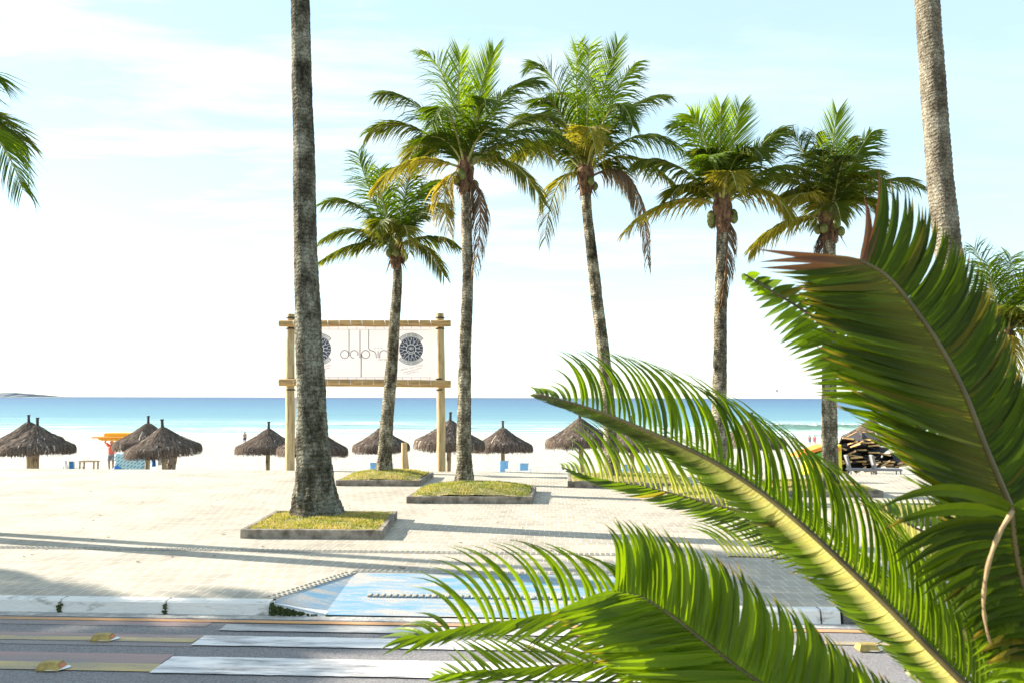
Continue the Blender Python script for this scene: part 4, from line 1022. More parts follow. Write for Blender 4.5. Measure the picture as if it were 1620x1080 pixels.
# (centre x, canopy width px, canopy bottom y, label, number)
pars = [(59, 118, 720, 'front thatched parasol at the far left with number 63 on its double post', '63'),
        (48, 106, 707, 'thatched parasol half hidden behind the front one at the far left', None),
        (234, 108, 711, 'rear thatched parasol beside the man in the red shirt', '1'),
        (264, 121, 718, 'front thatched parasol with a ragged rim, overlapping the one beside the red shirted man', '62'),
        (424, 107, 716, 'thatched parasol just left of the left sign post', '8'),
        (493, 118, 721, 'thatched parasol mostly hidden behind the thick dark trunk', None),
        (604, 96, 715, 'thatched parasol behind the leaning trunk under the sign', None),
        (709, 120, 711, 'thatched parasol behind the right sign post and the straight trunk', '6'),
        (796, 102, 716, 'thatched parasol with blue chairs beneath it, right of the straight trunk', '5'),
        (921, 120, 708, 'thatched parasol with number 66 beneath the tip of the long frond', '66'),
        (1000, 112, 713, 'thatched parasol seen through the frond leaflets beside the leaning trunk', None),
        (1187, 113, 706, 'thatched parasol almost hidden behind the arching leaflets', None),
        (1380, 96, 702, 'thatched parasol rising behind the heap of loungers', None)]
for i, (x, w, yb, lab, num) in enumerate(pars):
    o = proto if i == 0 else copy_tree(proto)
    Yd = 3.45 * F / w; c = PY(x, yb, Yd)
    o.location = (c.x, Yd, c.z - 1.62); o.rotation_euler.z = [0, 1.1, 2.3, 3.9, .6, 5.1, 2.9, 4.4, 1.7, 3.3, .2, 4.9, 2.0][i]
    o['label'] = lab; o['group'] = GRP_PAR; rv_ = random.Random(i + 5); o.rotation_euler.x = R(rv_.gauss(0, 1.3)); o.rotation_euler.y = R(rv_.gauss(0, 1.8)); o.scale = (1, 1, rv_.uniform(.96, 1.03))
bpy.context.view_layer.update()
for i, (x, w, yb, lab, num) in enumerate(pars):
    if not num: continue
    root = [ob for ob in bpy.data.objects if ob.parent is None and ob.get('label') == lab][0]
    post = [c for c in bpy.data.objects if c.parent == root and c.name.startswith('post')][0]
    rz = root.rotation_euler.z; inv_ = Matrix.Rotation(-rz, 3, 'Z')
    loc = Vector(root.location); zt_ = 1.40 if i != 9 else 1.0
    if i in (9, 4, 8, 7): zt_ = 1.22
    tm = MB(); pl = MB()
    fy = lambda X: -math.sqrt(max(0, .119 ** 2 - X * X)) - .006
    pl.add([inv_ @ Vector((X, fy(X), zt_ + Z)) for X, Z in ((-.085, -.09), (-.04, -.09), (0, -.09), (.04, -.09), (.085, -.09), (.085, .09), (.04, .09), (0, .09), (-.04, .09), (-.085, .09))], [(0, 1, 8, 9), (1, 2, 7, 8), (2, 3, 6, 7), (3, 4, 5, 6)])
    text_mesh(tm, num, lambda X, Z: inv_ @ Vector((X, fy(X) - .004, zt_ + Z)), .20)
    me = MB(); me.v = tm.v; me.f = tm.f
    o = me.build('number', M['ink'])
    o.parent = post
# a second plank strapped to the front left post
mb = MB(); c = Vector(proto.location); mb.box(c + Vector((-.17, -.03, .75)), (.17, .12, 2.0), bevel=.02); mb.build('plank', M['post'], proto)

# ------------------------------------------------------------------ people
def figure(name_label, foot, h, pose, mats, facing=0.0, cloth=None):
    """pose: dict joint -> (x, y, z) in units of standing height, x right, y away"""
    root = thing('person', name_label, 'person', foot)
    J = dict(pel=(0, 0, .52), chest=(0, 0, .72), neck=(0, 0, .835), head=(0, -.005, .875), crown=(0, 0, .945),
             shl=(-.105, 0, .80), ell=(-.13, 0, .63), hal=(-.13, -.03, .48), shr=(.105, 0, .80), elr=(.13, 0, .63), har=(.13, -.03, .48),
             hpl=(-.055, 0, .50), knl=(-.06, -.01, .27), anl=(-.06, .02, .04), tol=(-.065, -.09, .012), hpr=(.055, 0, .50), knr=(.06, -.01, .27), anr=(.06, .02, .04), tor=(.065, -.09, .012))
    J.update(pose)
    rad = dict(pel=.075, chest=.085, neck=.033, head=.052, crown=.040, shl=.036, ell=.024, hal=.018, shr=.036, elr=.024, har=.018, hpl=.055, knl=.034, anl=.022, tol=.018, hpr=.055, knr=.034, anr=.022, tor=.018)
    names = list(J); idx = {n: i for i, n in enumerate(names)}
    edges = [('pel', 'chest'), ('chest', 'neck'), ('neck', 'head'), ('head', 'crown'), ('chest', 'shl'), ('shl', 'ell'), ('ell', 'hal'), ('chest', 'shr'), ('shr', 'elr'), ('elr', 'har'),
             ('pel', 'hpl'), ('hpl', 'knl'), ('knl', 'anl'), ('anl', 'tol'), ('pel', 'hpr'), ('hpr', 'knr'), ('knr', 'anr'), ('anr', 'tor')]
    rm = Matrix.Rotation(facing, 3, 'Z')
    me = bpy.data.meshes.new('body'); me.from_pydata([tuple(rm @ (Vector(J[n]) * h)) for n in names], [(idx[a], idx[b]) for a, b in edges], [])
    ob = bpy.data.objects.new('body', me); col.objects.link(ob); ob.parent = root
    sk = ob.modifiers.new('skin', 'SKIN'); 
    for n in names: me.skin_vertices[0].data[idx[n]].radius = (rad[n] * h, rad[n] * h * (.8 if n in ('pel', 'chest') else 1))
    me.skin_vertices[0].data[idx['pel']].use_root = True
    ob.modifiers.new('sub', 'SUBSURF').levels = 1; ob.modifiers['sub'].render_levels = 1
    me.materials.append(mats['skin'])
    bpy.context.view_layer.update()
    ev = ob.evaluated_get(bpy.context.evaluated_depsgraph_get()); me2 = bpy.data.meshes.new_from_object(ev)
    ob.modifiers.clear(); ob.data = me2; me2.materials.clear(); me2.materials.append(mats['skin'])
    W_ = lambda n: Vector(foot) + rm @ (Vector(J[n]) * h)
    if 'shirt' in mats:
        mb = MB(); mb.tube([W_('pel') + Vector((0, 0, .0)), (W_('pel') + W_('chest')) / 2, W_('chest'), W_('chest').lerp(W_('neck'), .55), W_('chest').lerp(W_('neck'), .8)], [.098 * h, .096 * h, .112 * h, .095 * h, .045 * h], n=14)
        for s in ('l', 'r'): mb.tube([W_('chest').lerp(W_('sh' + s), .6), W_('sh' + s), W_('sh' + s).lerp(W_('el' + s), .6)], [.055 * h, .050 * h, .042 * h], n=10)
        mb.build('shirt', mats['shirt'], root, smooth=True)
    if 'shorts' in mats:
        ln = mats.get('len', .9)
        mb = MB(); mb.tube([W_('pel') + Vector((0, 0, .03 * h)), W_('pel'), W_('pel') - Vector((0, 0, .05 * h))], [.097 * h, .103 * h, .09 * h], n=14)
        for s in ('l', 'r'):
            e = W_('hp' + s).lerp(W_('kn' + s), ln) if ln <= 1 else W_('kn' + s).lerp(W_('an' + s), ln - 1)
            pts = [W_('hp' + s), W_('hp' + s).lerp(W_('kn' + s), .5)] + ([W_('kn' + s)] if ln > 1 else []) + [e]
            mb.tube(pts, [.068 * h, .060 * h] + ([.047 * h] if ln > 1 else []) + [.043 * h], n=12)
        mb.build('trousers' if ln > 1 else 'shorts', mats['shorts'], root, smooth=True)
    if 'hair' in mats:
        mb = MB(); c = W_('head') + Vector((0, .008 * h, .022 * h)); mb.tube([c + Vector((0, 0, z * h)) for z in (-.01, .02, .045, .062, .068)], [.056 * h, .060 * h, .054 * h, .034 * h, .01 * h], n=12); mb.build('cap' if mats.get('cap') else 'hair', mats['hair'], root, smooth=True)
    return root
M['hair'] = plain('dark_hair', (0.03, 0.02, 0.015), 0.8)
YM = 45.5
fm = PY(175.5, 739, YM)
figure('man in a coral shirt and orange cap holding up a yellow canopy', (fm.x, YM, sand_z(YM)), 1.76,
       dict(shl=(-.10, 0, .81), ell=(-.235, 0, .92), hal=(-.14, .01, 1.045), shr=(.105, 0, .80), elr=(.16, .02, .66), har=(.15, -.05, .55), knl=(-.07, 0, .27), knr=(.06, 0, .27)),
       dict(skin=M['skin'], shirt=M['red_cloth'], shorts=M['grey_cloth'], hair=M['orange'], cap=True, len=.8), facing=0)
YD = 40.0; fm2 = PY(271.5, 742, YD)
figure('person in brown trousers standing behind the post of the ragged parasol', (fm2.x, YD, -1.98), 1.72, dict(knl=(-.075, 0, .27), anl=(-.085, .05, .04), tol=(-.09, -.05, .012), knr=(.07, -.03, .28)), dict(skin=M['skin'], shirt=M['khaki'], shorts=M['khaki'], hair=M['hair'], len=1.35))
YF = 100.0; f = PY(387, 703, YF); figure('distant person standing at the water behind the parasol left of the sign', (f.x, YF, f.z), 1.65, {}, dict(skin=M['skin'], hair=M['hair'], shorts=M['navy_cloth'], len=.6))
YF = 96.0
for x, lab, cl, wk in ((1281, 'distant wader in brown at the shoreline beside the one in pink', 'skin', .05), (1289, 'distant wader in pink at the shoreline', 'pink', -.05)):
    f = PY(x, 704, YF); figure(lab, (f.x, YF, f.z), 1.25, dict(anl=(-.06, wk, .04), anr=(.06, -wk, .04)), dict(skin=M['skin_light'], shirt=M[cl], hair=M['hair'], shorts=M['blue_cloth'] if cl == 'skin' else M['pink'], len=.6))
# yellow board load over the man's head
c = PY(186, 690, YM - .1); ld = thing('yellow_canopy', 'yellow folded canopy held up above the man in the coral shirt', 'canopy', c)
s_ = YM / F
mb = MB(); a = PY(152, 691, YM); b = PY(214, 691, YM)
mb.box((a + b) / 2 + Vector((0, 0, .0)), ((b - a).length, 1.1, .07), bevel=.02); mb.build('board', M['orange'], ld)
mb = MB(); p = [PY(x, y, YM) for x, y in ((164, 690), (206, 690), (204, 684.5), (165, 684.5))]; mb.add(p + [q + Vector((0, .9, 0)) for q in p], [(0, 1, 2, 3), (7, 6, 5, 4), (0, 4, 5, 1), (1, 5, 6, 2), (2, 6, 7, 3), (3, 7, 4, 0)]); mb.build('upper_panel', M['yellow'], ld)
mb = MB(); p = [PY(x, y, YM - .03) for x, y in ((154, 692), (206, 692), (200, 696.5), (161, 696.5), (156, 694.5))]; mb.add(p + [q + Vector((0, .8, 0)) for q in p], [(4, 3, 2, 1, 0), (5, 6, 7, 8, 9)] + [(i, (i + 1) % 5, (i + 1) % 5 + 5, i + 5) for i in range(5)]); mb.build('valance', M['yellow'], ld)

# tarpaulin covered stack
YT = 44.0; A_ = PY(186, 740, YT); B_ = PY(231, 740, YT); wT = B_.x - A_.x; zt0 = sand_z(YT); zt1 = PY(200, 716.5, YT).z
ts = thing('covered_stack', 'stack covered by a light blue tarpaulin with dark diagonal dashes', 'covered stack', ((A_.x + B_.x) / 2, YT, zt0))
mb = MB(); n = 14; m_ = 8; vs = []
for j in range(m_ + 1):
    for i in range(n + 1):
        u = i / n; v = j / m_; bulge = .10 * mnoise.noise(Vector((u * 4, v * 3, 0)))
        vs.append(Vector((A_.x + wT * u + (.02 - .06 * v) * (1 if u < .5 else -1), YT - .45 + bulge + .15 * v, zt0 + .16 + (zt1 - zt0 - .16) * v - .03 * math.sin(u * 9))))
k0 = len(vs); vs += [Vector((v.x, YT + .5, v.z)) for v in vs[:k0]]
fs = [(j * (n + 1) + i, j * (n + 1) + i + 1, (j + 1) * (n + 1) + i + 1, (j + 1) * (n + 1) + i) for j in range(m_) for i in range(n)]
t0 = m_ * (n + 1); fs += [(t0 + i, t0 + i + 1, k0 + t0 + i + 1, k0 + t0 + i) for i in range(n)]
fs += [(j * (n + 1), (j + 1) * (n + 1), k0 + (j + 1) * (n + 1), k0 + j * (n + 1)) for j in range(m_)] + [((j + 1) * (n + 1) + n, j * (n + 1) + n, k0 + j * (n + 1) + n, k0 + (j + 1) * (n + 1) + n) for j in range(m_)]
mb.add(vs, fs); mb.build('tarpaulin', M['tarp'], ts, smooth=True)
mb = MB(); mb.box(((A_.x + B_.x) / 2, YT, zt0 + .07), (wT * 1.02, .9, .14), bevel=.03)
mb.tube([(A_.x - .05, YT - .3, zt0 + .15), (A_.x + .2, YT - .5, zt0 + .30), (A_.x + .5, YT - .52, zt0 + .16)], [.12, .17, .05], n=10); mb.build('base_sheet', M['blue_cloth'], ts)
# blue and white sheets hanging under the ragged parasol
YQ = 40.5
def sheet(name, label, px, mat, Y, cat):
    mb = MB(); n = 8; vs = []; (xa, ya), (xb, yb), (xc, yc), (xd, yd) = px
    for j in range(n + 1):
        for i in range(n + 1):
            u, v = i / n, j / n; x = (xa + (xb - xa) * u) * (1 - v) + (xd + (xc - xd) * u) * v; y = (ya + (yb - ya) * u) * (1 - v) + (yd + (yc - yd) * u) * v
            p = PY(x, y, Y); p.y += .05 * math.sin(u * 9 + v * 2); vs.append(p)
    k = len(vs); vs += [v + Vector((0, .03, 0)) for v in vs]; q = n + 1
    fs = [(j * q + i, (j + 1) * q + i, (j + 1) * q + i + 1, j * q + i + 1) for j in range(n) for i in range(n)]
    mb.add(vs, fs + [tuple(a + k for a in f[::-1]) for f in fs]); o = mb.build(name, mat); tag(o, label, cat); return o
sheet('towel', 'blue towel hanging between the two posts left of the brown trousers', ((239, 715), (245, 715), (247, 737), (239, 738)), M['blue_cloth'], YQ, 'towel')
sheet('towel', 'white towel hanging beside the blue one', ((246, 716), (254, 716), (256, 735), (248, 736)), M['white_plastic'], YQ + .1, 'towel')

# ------------------------------------------------------------------ beach chairs
def beach_chair(x, ytop, w, Y, label, seat_mat, slat=None, blank=False):
    c = PY(x, ytop, Y); root = thing('beach_chair', label, 'beach chair', (c.x, Y, sand_z(Y)), 'low chairs on the sand')
    W_ = w * Y / F; z0 = sand_z(Y); H = c.z - z0
    mb = MB()
    for s in (-1, 1):
        X = c.x + s * W_ / 2
        mb.tube([(X, Y - .1, z0), (X, Y - .1, z0 + H * .72), (X, Y + .45, z0 + H * .70), (X, Y + .5, z0)], .018, n=6)
        mb.tube([(X - s * .08, Y + .4, z0 + .1), (X - s * .09, Y - .05, z0 + H * .6), (X - s * .10, Y - .15, z0 + H)], .016, n=6)
    mb.tube([(c.x - W_ / 2 + .1, Y - .15, z0 + H), (c.x + W_ / 2 - .1, Y - .15, z0 + H)], .016, n=6)
    mb.build('frame', M['alu'], root)
    mb = MB(); mb.box((c.x, Y - .13, z0 + H * .82), (W_ - .24, .03, H * .34), Matrix.Rotation(R(12), 3, 'X'), bevel=.01); mb.build('backrest', seat_mat, root)
    mb = MB(); mb.box((c.x, Y + .15, z0 + H * .42), (W_ - .2, .45, .03), bevel=.01); mb.build('seat', seat_mat if slat is None else slat, root)
    if slat is not None:
        mb = MB(); mb.box((c.x - .1, Y - .17, z0 + H * .60), (.22, .02, H * .75), bevel=.008); mb.build('towel_strip', slat, root)
    return root
YC = 38.5
beach_chair(798, 728, 20, YC, 'blue beach chair under the parasol right of the straight trunk', M['sky_cloth'], slat=M['sky_cloth'])
beach_chair(829, 734 - 2, 21, YC, 'pale blue beach chair standing alone right of the straight trunk', M['sky_cloth'])
beach_chair(593, 733 - 2, 20, YC, 'light blue chair left of the small leaning trunk base', M['sky_cloth'])
beach_chair(617, 733, 18, YC + 1, 'pale chair right of the small leaning trunk base', M['white_plastic'])
beach_chair(990, 734, 20, YC, 'blue beach chair seen through the frond left of the parasol post', M['sky_cloth'])
beach_chair(1021, 735, 20, YC, 'blue beach chair seen through the frond right of the parasol post', M['sky_cloth'])
beach_chair(116, 729, 15, YC, 'blue seated chair beside the small table at the left', M['blue_cloth'])
beach_chair(107, 728, 8, YC + 1, 'narrow pale metal chair behind the blue one at the left', M['white_plastic'])
# small table
Yt = 39.5; c = PY(141, 729, Yt); tb_ = thing('small_table', 'small pale wooden table on the sand at the left', 'table', (c.x, Yt, sand_z(Yt)))
wt = 26 * Yt / F; mb = MB(); mb.box((c.x, Yt, c.z), (wt, .5, .05), bevel=.01); mb.build('tabletop', M['wood'], tb_)
for sx in (-1, 1):
    for sy in (-1, 1):
        mb = MB(); z0 = sand_z(Yt); mb.box((c.x + sx * wt * .42, Yt + sy * .2, (c.z - .025 + z0) / 2), (.06, .06, c.z - .025 - z0)); mb.build('leg', M['wood'], tb_)

# ------------------------------------------------------------------ heap of folded loungers
def make_lounger():
    root = thing('folded_lounger', 'x', 'lounger', (0, 0, 0))
    L, Wd = 1.55, .58
    mb = MB(); mb.box((0, 0, 0), (Wd - .08, L - .06, .05), bevel=.012); mb.build('webbing', M['black_cloth'], root)
    for s in (-1, 1):
        mb = MB(); mb.box((s * Wd / 2, 0, .0), (.05, L, .085), bevel=.012); mb.build('side_rail', M['black_cloth'], root)
        mb = MB(); mb.box((0, s * (L / 2 + .02), .0), (Wd - .02, .05, .085), bevel=.015); mb.build('end_slat', M['slat'], root)
    return root
ps = make_lounger(); rl = random.Random(4); YH = 41.0
spots = []
for row, (y, xa, xb) in enumerate(((737, 1338, 1448), (732, 1330, 1440), (727, 1330, 1440), (721.5, 1332, 1425), (716, 1330, 1410), (710.5, 1330, 1404), (705, 1336, 1398), (699.5, 1340, 1396), (694.5, 1350, 1390))):
    n = max(2, int((xb - xa) / 17.5))
    for k in range(n): spots.append((xa + (xb - xa) * (k + .5) / n + rl.gauss(0, 2.2), y + rl.gauss(0, 1.2), row))
words_row = ['bottom', 'second', 'third', 'fourth', 'fifth', 'sixth', 'seventh', 'eighth', 'top']
cnt = {}
ordn = ['first', 'second', 'third', 'fourth', 'fifth', 'sixth', 'seventh', 'eighth']
for i, (x, y, row) in enumerate(spots):
    o = ps if i == 0 else copy_tree(ps)
    c = PY(x, y, YH + row * .05 - .75 + .3 * rl.random()); o.location = c + Vector((0, .75, 0))
    o.rotation_euler = (R(rl.uniform(-14, 22)), R(rl.gauss(-8, 13)), R(rl.gauss(-34, 16)))
    cnt[row] = cnt.get(row, 0) + 1
    o['label'] = 'folded black lounger in the %s layer of the heap, %s from the left' % (words_row[row], ordn[cnt[row] - 1]); o['group'] = 'folded loungers heaped on the beach'
# grey loungers leaning in front
for k, (x, lab) in enumerate(((1352, 'grey lounger lying in front of the lounger heap, nearest the trunk'), (1392, 'grey lounger lying in front of the lounger heap, farther right'))):
    Yg = 36.5; c = PY(x, 743, Yg); root = thing('sun_lounger', lab, 'lounger', (c.x, Yg, sand_z(Yg)), 'grey loungers before the heap')
    z0 = c.z; mb = MB(); rt = Matrix.Rotation(R(-14), 3, 'Z')
    mb.box((c.x + .35, Yg + .1, z0 + .02), (1.25, .58, .09), rt, bevel=.02); mb.build('bed', M['grey_plastic'], root)
    mb = MB(); mb.box((c.x - .30, Yg, z0 + .33), (.12, .58, .72), Matrix.Rotation(R(-14), 3, 'Z') @ Matrix.Rotation(R(-12), 3, 'Y'), bevel=.02); mb.build('backrest', M['grey_plastic'], root)
    for u, v in ((-.25, -.2), (.8, -.3), (-.2, .25), (.85, .2)):
        mb = MB(); mb.tube([(c.x + u, Yg + v, z0), (c.x + u, Yg + v, sand_z(Yg) - .02)], .03, n=8); mb.build('leg', M['grey_plastic'], root)
# coloured stall
Yk = 40.0; st = thing('beach_stall', 'yellow and green beach stall with a sloping orange edge behind a palm trunk', 'stall', (PY(1300, 740, Yk).x, Yk, -1.9))
def slab(name, px, Y, th, mat, parent):
    mb = MB(); n = len(px); p = [PY(x, y, Y) for x, y in px]; q = [v + Vector((0, th, 0)) for v in p]
    mb.add(p + q, [tuple(range(n)), tuple(range(2 * n - 1, n - 1, -1))] + [(i, n + i, n + (i + 1) % n, (i + 1) % n) for i in range(n)]); return mb.build(name, mat, parent)
slab('roof_edge', ((1262, 723), (1264, 718), (1306, 704), (1330, 708), (1330, 713), (1306, 710)), Yk - .05, 1.2, M['orange'], st)
slab('upper_panel', ((1272, 727), (1306, 711), (1322, 714), (1322, 727)), Yk, 1.0, M['green'], st)
slab('front_panel', ((1279, 760), (1279, 727.2), (1323, 727.2), (1323, 760)), Yk, 1.0, M['bright_yellow'], st)
slab('side_panel', ((1323.2, 760), (1323.2, 706), (1331, 703), (1333, 760)), Yk + .1, .9, M['bright_yellow'], st)
# bird
c = PY(1229.5, 618.5, 60); bd = thing('bird', 'tiny dark seabird flying just above the horizon', 'bird', c)
mb = MB(); mb.tube([c + Vector((-.09, 0, 0)), c + Vector((-.03, 0, .02)), c + Vector((.06, 0, .02)), c + Vector((.12, 0, .04))], [.01, .035, .03, .01], n=8); mb.build('body', M['ink'], bd)
for s in (-1, 1):
    mb = MB(); mb.add([c + Vector((-.04, 0, .03)), c + Vector((.05, 0, .03)), c + Vector((.0, s * .2, .16)), c + Vector((-.02, s * .32, .10))], [(0, 1, 2), (0, 2, 3)]); mb.build('wing', M['ink'], bd)

# ------------------------------------------------------------------ foreground plant
crownc = P(1900, 1350, 1.3)
plant = thing('broad_leaf_palm', 'close green feather leaved palm filling the lower right foreground', 'palm plant', (crownc.x, crownc.y, 0))
mb = MB(); mb.tube([(crownc.x, crownc.y, -.0), (crownc.x, crownc.y, .5), (crownc.x, crownc.y, 1.1), (crownc.x, crownc.y, crownc.z + .05)], [.20, .17, .16, .10], n=20, jitter=.35); mb.build('trunk', M['cyc_bark'], plant)
def fg_prof(t): return min(1.0, .55 + 3.5 * t) * (1.0 if t < .4 else max(.03, 1 - ((t - .4) / .6) ** 1.4))
def fg_frond(Rp, sides, rib=(2.0, 7.0), seed=0, join=True, label=None, rmat='cyc_rib', mat='cycad'):
    r = random.Random(seed); pts = [P(x, y, d) for x, y, d in Rp]; m = len(pts) - 1
    lens = [0]
    for a, b in zip(Rp, Rp[1:]): lens.append(lens[-1] + math.hypot(b[0] - a[0], b[1] - a[1]))
    def idx_at(s):
        q = s * lens[-1]
        for i in range(m):
            if q <= lens[i + 1]: return i + (q - lens[i]) / (lens[i + 1] - lens[i])
        return m
    mb = MB()
    for sd in sides:
        n = sd['n']; wpx = sd['w']; bend = sd.get('b', .1); dd = sd.get('dd', 0.0); k0, k1 = sd.get('range', (0, m))
        i = 0; lastk = -1
        miss = sd.get('miss', 0.0)
        for i in range(n):
            k = idx_at((i + .5 + r.gauss(0, .08)) / n)
            if k < k0 or k > k1: continue
            if r.random() < miss: continue
            B = catmull(pts, min(max(k, 0), m)); bx = keyed([(j, Rp[j][0], Rp[j][1], Rp[j][2]) for j in range(m + 1)], k)
            tx, ty = keyed(sd['tips'], k)[:2]; d = bx[2]
            # cluster neighbouring tips into small groups
            cl = mnoise.noise(Vector((k * sd.get('clf', 2.3), seed, 3))); L = math.hypot(tx - bx[0], ty - bx[1])
            ji = sd.get('jit', 1); tx += (cl * L * .07 + r.gauss(0, L * .018)) * ji; ty += (mnoise.noise(Vector((k * 2.9, seed, 9))) * L * .06 + r.gauss(0, L * .018)) * ji
            sh = sd.get('short', 1.0); tx = bx[0] + (tx - bx[0]) * sh; ty = bx[1] + (ty - bx[1]) * sh
            dx, dy = tx - bx[0], ty - bx[1]
            bb = bend + r.gauss(0, .02); cx = bx[0] + dx * .52 - dy * bb * 1.6; cy = bx[1] + dy * .52 + dx * bb * 1.6
            dtip = d + dd * (.7 + .6 * r.random()) + sd.get('dj', .02) * r.gauss(0, 1)
            C_ = P(cx, cy, d + dd * .35); T_ = P(tx, ty, dtip)
            Bp = P(bx[0], bx[1], d)
            Tr = (catmull(pts, min(k + .2, m)) - catmull(pts, max(k - .2, 0))).normalized(); wr = sd.get('wr', 0)
            q = [bez(Bp, C_, T_, j / 8) for j in range(9)]
            hk = sd.get('hook', 0)
            if hk:      # the last third bends over towards the frond tip
                hd = (pts[0] - pts[-1]).normalized() * (T_ - Bp).length * hk * r.uniform(.5, 1.4)
                for j in (6, 7, 8): q[j] = q[j] + hd * ((j - 5) / 3) ** 2 + Vector((0, 0, -1)) * hd.length * .35 * ((j - 5) / 3) ** 3
            w = wpx * d / F * r.uniform(.88, 1.12); tw = sd.get('tw', .35) + r.gauss(0, .14)
            wd = []
            for j in range(9):
                tg = (q[min(j + 1, 8)] - q[max(j - 1, 0)]).normalized(); vdir = (q[j] - CO).normalized()
                s0 = tg.cross(vdir).normalized(); n0 = tg.cross(s0)
                an = tw + sd.get('twist', .5) * (j / 8 - .3)
                ww = s0 * math.cos(an) + n0 * math.sin(an)
                if wr:
                    rd = Tr - tg * Tr.dot(tg)
                    if rd.length > .05:
                        rd.normalize(); rd = rd if rd.dot(ww) > 0 else -rd; ww = (ww * (1 - wr) + rd * wr).normalized()
                wd.append(ww)
            ag = min(.66, max(0, sd.get('age', .35) + r.gauss(0, .08) + .10 * cl))
            tip = None; rv = r.random()
            if rv < sd.get('brown', .10): tip = .93
            elif rv < sd.get('brown', .10) + .12: tip = .8
            if sd.get('dead') and k <= sd['dead'] and r.random() < .75: ag = .93 + r.random() * .06; tip = None
            pl = sd.get('pale', 0.0); pl = keyed(pl, k)[0] if isinstance(pl, list) else pl
            mb.blade(q, w, wd, prof=fg_prof, fold=sd.get('fold', .16), age=ag, pale=pl * r.uniform(.85, 1), tipage=tip)
    o = mb.build('frond', M[mat], plant, smooth=False)
    if label: o['label'] = label
    full = [catmull(pts, m * j / 40) for j in range(41)]
    rr = [(rib[0] + (rib[1] - rib[0]) * j / 40) / 2 * Rp[min(m, int(m * j / 40))][2] / F for j in range(41)]
    if join: full += [full[-1].lerp(crownc, .5) + Vector((0, 0, .02)), crownc]; rr += [rr[-1], rr[-1] * 1.3]
    mr = MB(); mr.tube(full, rr, n=8); mr.build('midrib', M[rmat], o, smooth=True)
    return o
# long arching frond across the middle
fg_frond([(846, 622, 2.02), (905, 637, 2.0), (960, 655, 1.97), (1040, 688, 1.92), (1120, 725, 1.87), (1200, 775, 1.82), (1280, 840, 1.76), (1370, 925, 1.69), (1450, 1005, 1.62), (1530, 1085, 1.56), (1650, 1200, 1.48)],
    [dict(n=112, w=7.0, b=.18, hook=.16, tips=[(0, 838, 612), (.7, 868, 616), (1.0, 885, 600), (1.25, 880, 560), (1.6, 890, 552), (2.2, 915, 553), (3, 975, 558), (4, 1045, 578), (5, 1125, 612), (6, 1215, 658), (7, 1318, 722), (8, 1385, 790), (9, 1462, 885), (10, 1600, 1050)], dd=.10, age=.34, tw=.5, twist=.3, clf=3.0, brown=.05),
     dict(n=138, w=11, b=-.14, wr=.85, tips=[(0, 834, 626), (1, 850, 634), (2, 900, 652), (3, 962, 680), (4, 1035, 722), (5, 1108, 778), (6, 1185, 852), (7, 1262, 922), (8, 1345, 1000), (9, 1440, 1082), (10, 1560, 1190)], dd=.16, age=.42, pale=[(0, 0.0), (2.5, .15), (4, .45), (5, .9), (6, 1.0)], short=.80, tw=-.1, twist=.2, brown=.04, fold=.03)],  # yellowish leaflet bases, paled further to carry direct sunlight in the colour
    rib=(3, 13), seed=2, label='longest frond, arching left across the middle with lower leaflets coloured pale yellow as if sunlit')
fg_frond([(888, 738, 2.35), (940, 757, 2.33), (1020, 770, 2.28), (1100, 790, 2.22), (1180, 812, 2.16), (1260, 845, 2.1), (1350, 905, 2.0), (1480, 1010, 1.88), (1600, 1120, 1.75)],
    [dict(n=92, w=5.2, b=.12, hook=.1, tips=[(0, 884, 733), (.6, 905, 728), (.9, 900, 700), (1.2, 905, 672), (1.6, 925, 662), (2.2, 965, 664), (3, 1012, 668), (4, 1085, 692), (5, 1160, 735), (6, 1250, 790), (7, 1380, 890), (8, 1500, 1010)], dd=.12, age=.22, tw=.4, pale=.35, clf=3),
     dict(n=80, w=6.5, b=-.05, tips=[(0, 890, 742), (1, 905, 752), (2, 965, 775), (3, 1045, 802), (4, 1118, 830), (5, 1195, 868), (6, 1285, 930), (8, 1540, 1150)], dd=-.08, age=.45, tw=.2)],
    rib=(2.5, 7), seed=3)
fg_frond([(1150, 879, 2.75), (1230, 882, 2.7), (1300, 892, 2.6), (1360, 915, 2.5), (1500, 1000, 2.3), (1620, 1100, 2.0)],
    [dict(n=74, w=3.6, b=.17, tips=[(0, 1075, 832), (.5, 1100, 822), (1, 1135, 816), (2, 1205, 824), (3, 1285, 850), (5, 1500, 1000)], dd=.15, age=.2, tw=.4, pale=.5, brown=.0)], rib=(2, 4), seed=4, label='thin pale frond low behind the long one')
# lower left fronds
fg_frond([(655, 1008, 1.95), (700, 1000, 1.92), (760, 988, 1.88), (830, 980, 1.82), (900, 965, 1.77), (980, 958, 1.7), (1080, 1000, 1.65), (1200, 1080, 1.6), (1400, 1220, 1.45)],
    [dict(n=66, w=7.6, b=.14, hook=.12, tips=[(0, 605, 1012), (.5, 625, 992), (.95, 650, 985), (1.3, 672, 962), (1.7, 655, 910), (2.1, 668, 898), (2.6, 722, 862), (3, 735, 858), (3.5, 790, 856), (4, 820, 850), (4.5, 865, 858), (5, 905, 868), (6, 990, 900), (8, 1300, 1100)], dd=.06, age=.24, tw=.3, dead=0, clf=4, brown=.2, miss=.03),
     dict(n=56, w=10, b=.05, tips=[(0, 600, 1028), (.6, 604, 1032), (1.2, 650, 1034), (2, 700, 1020), (3, 770, 1012), (4, 800, 1022), (5, 850, 1030), (6, 930, 1060), (8, 1250, 1200)], dd=-.05, age=.36, tw=.2, brown=.12)],
    rib=(3, 8), seed=5, label='lower left frond with upright leaflets over the blue ramp')
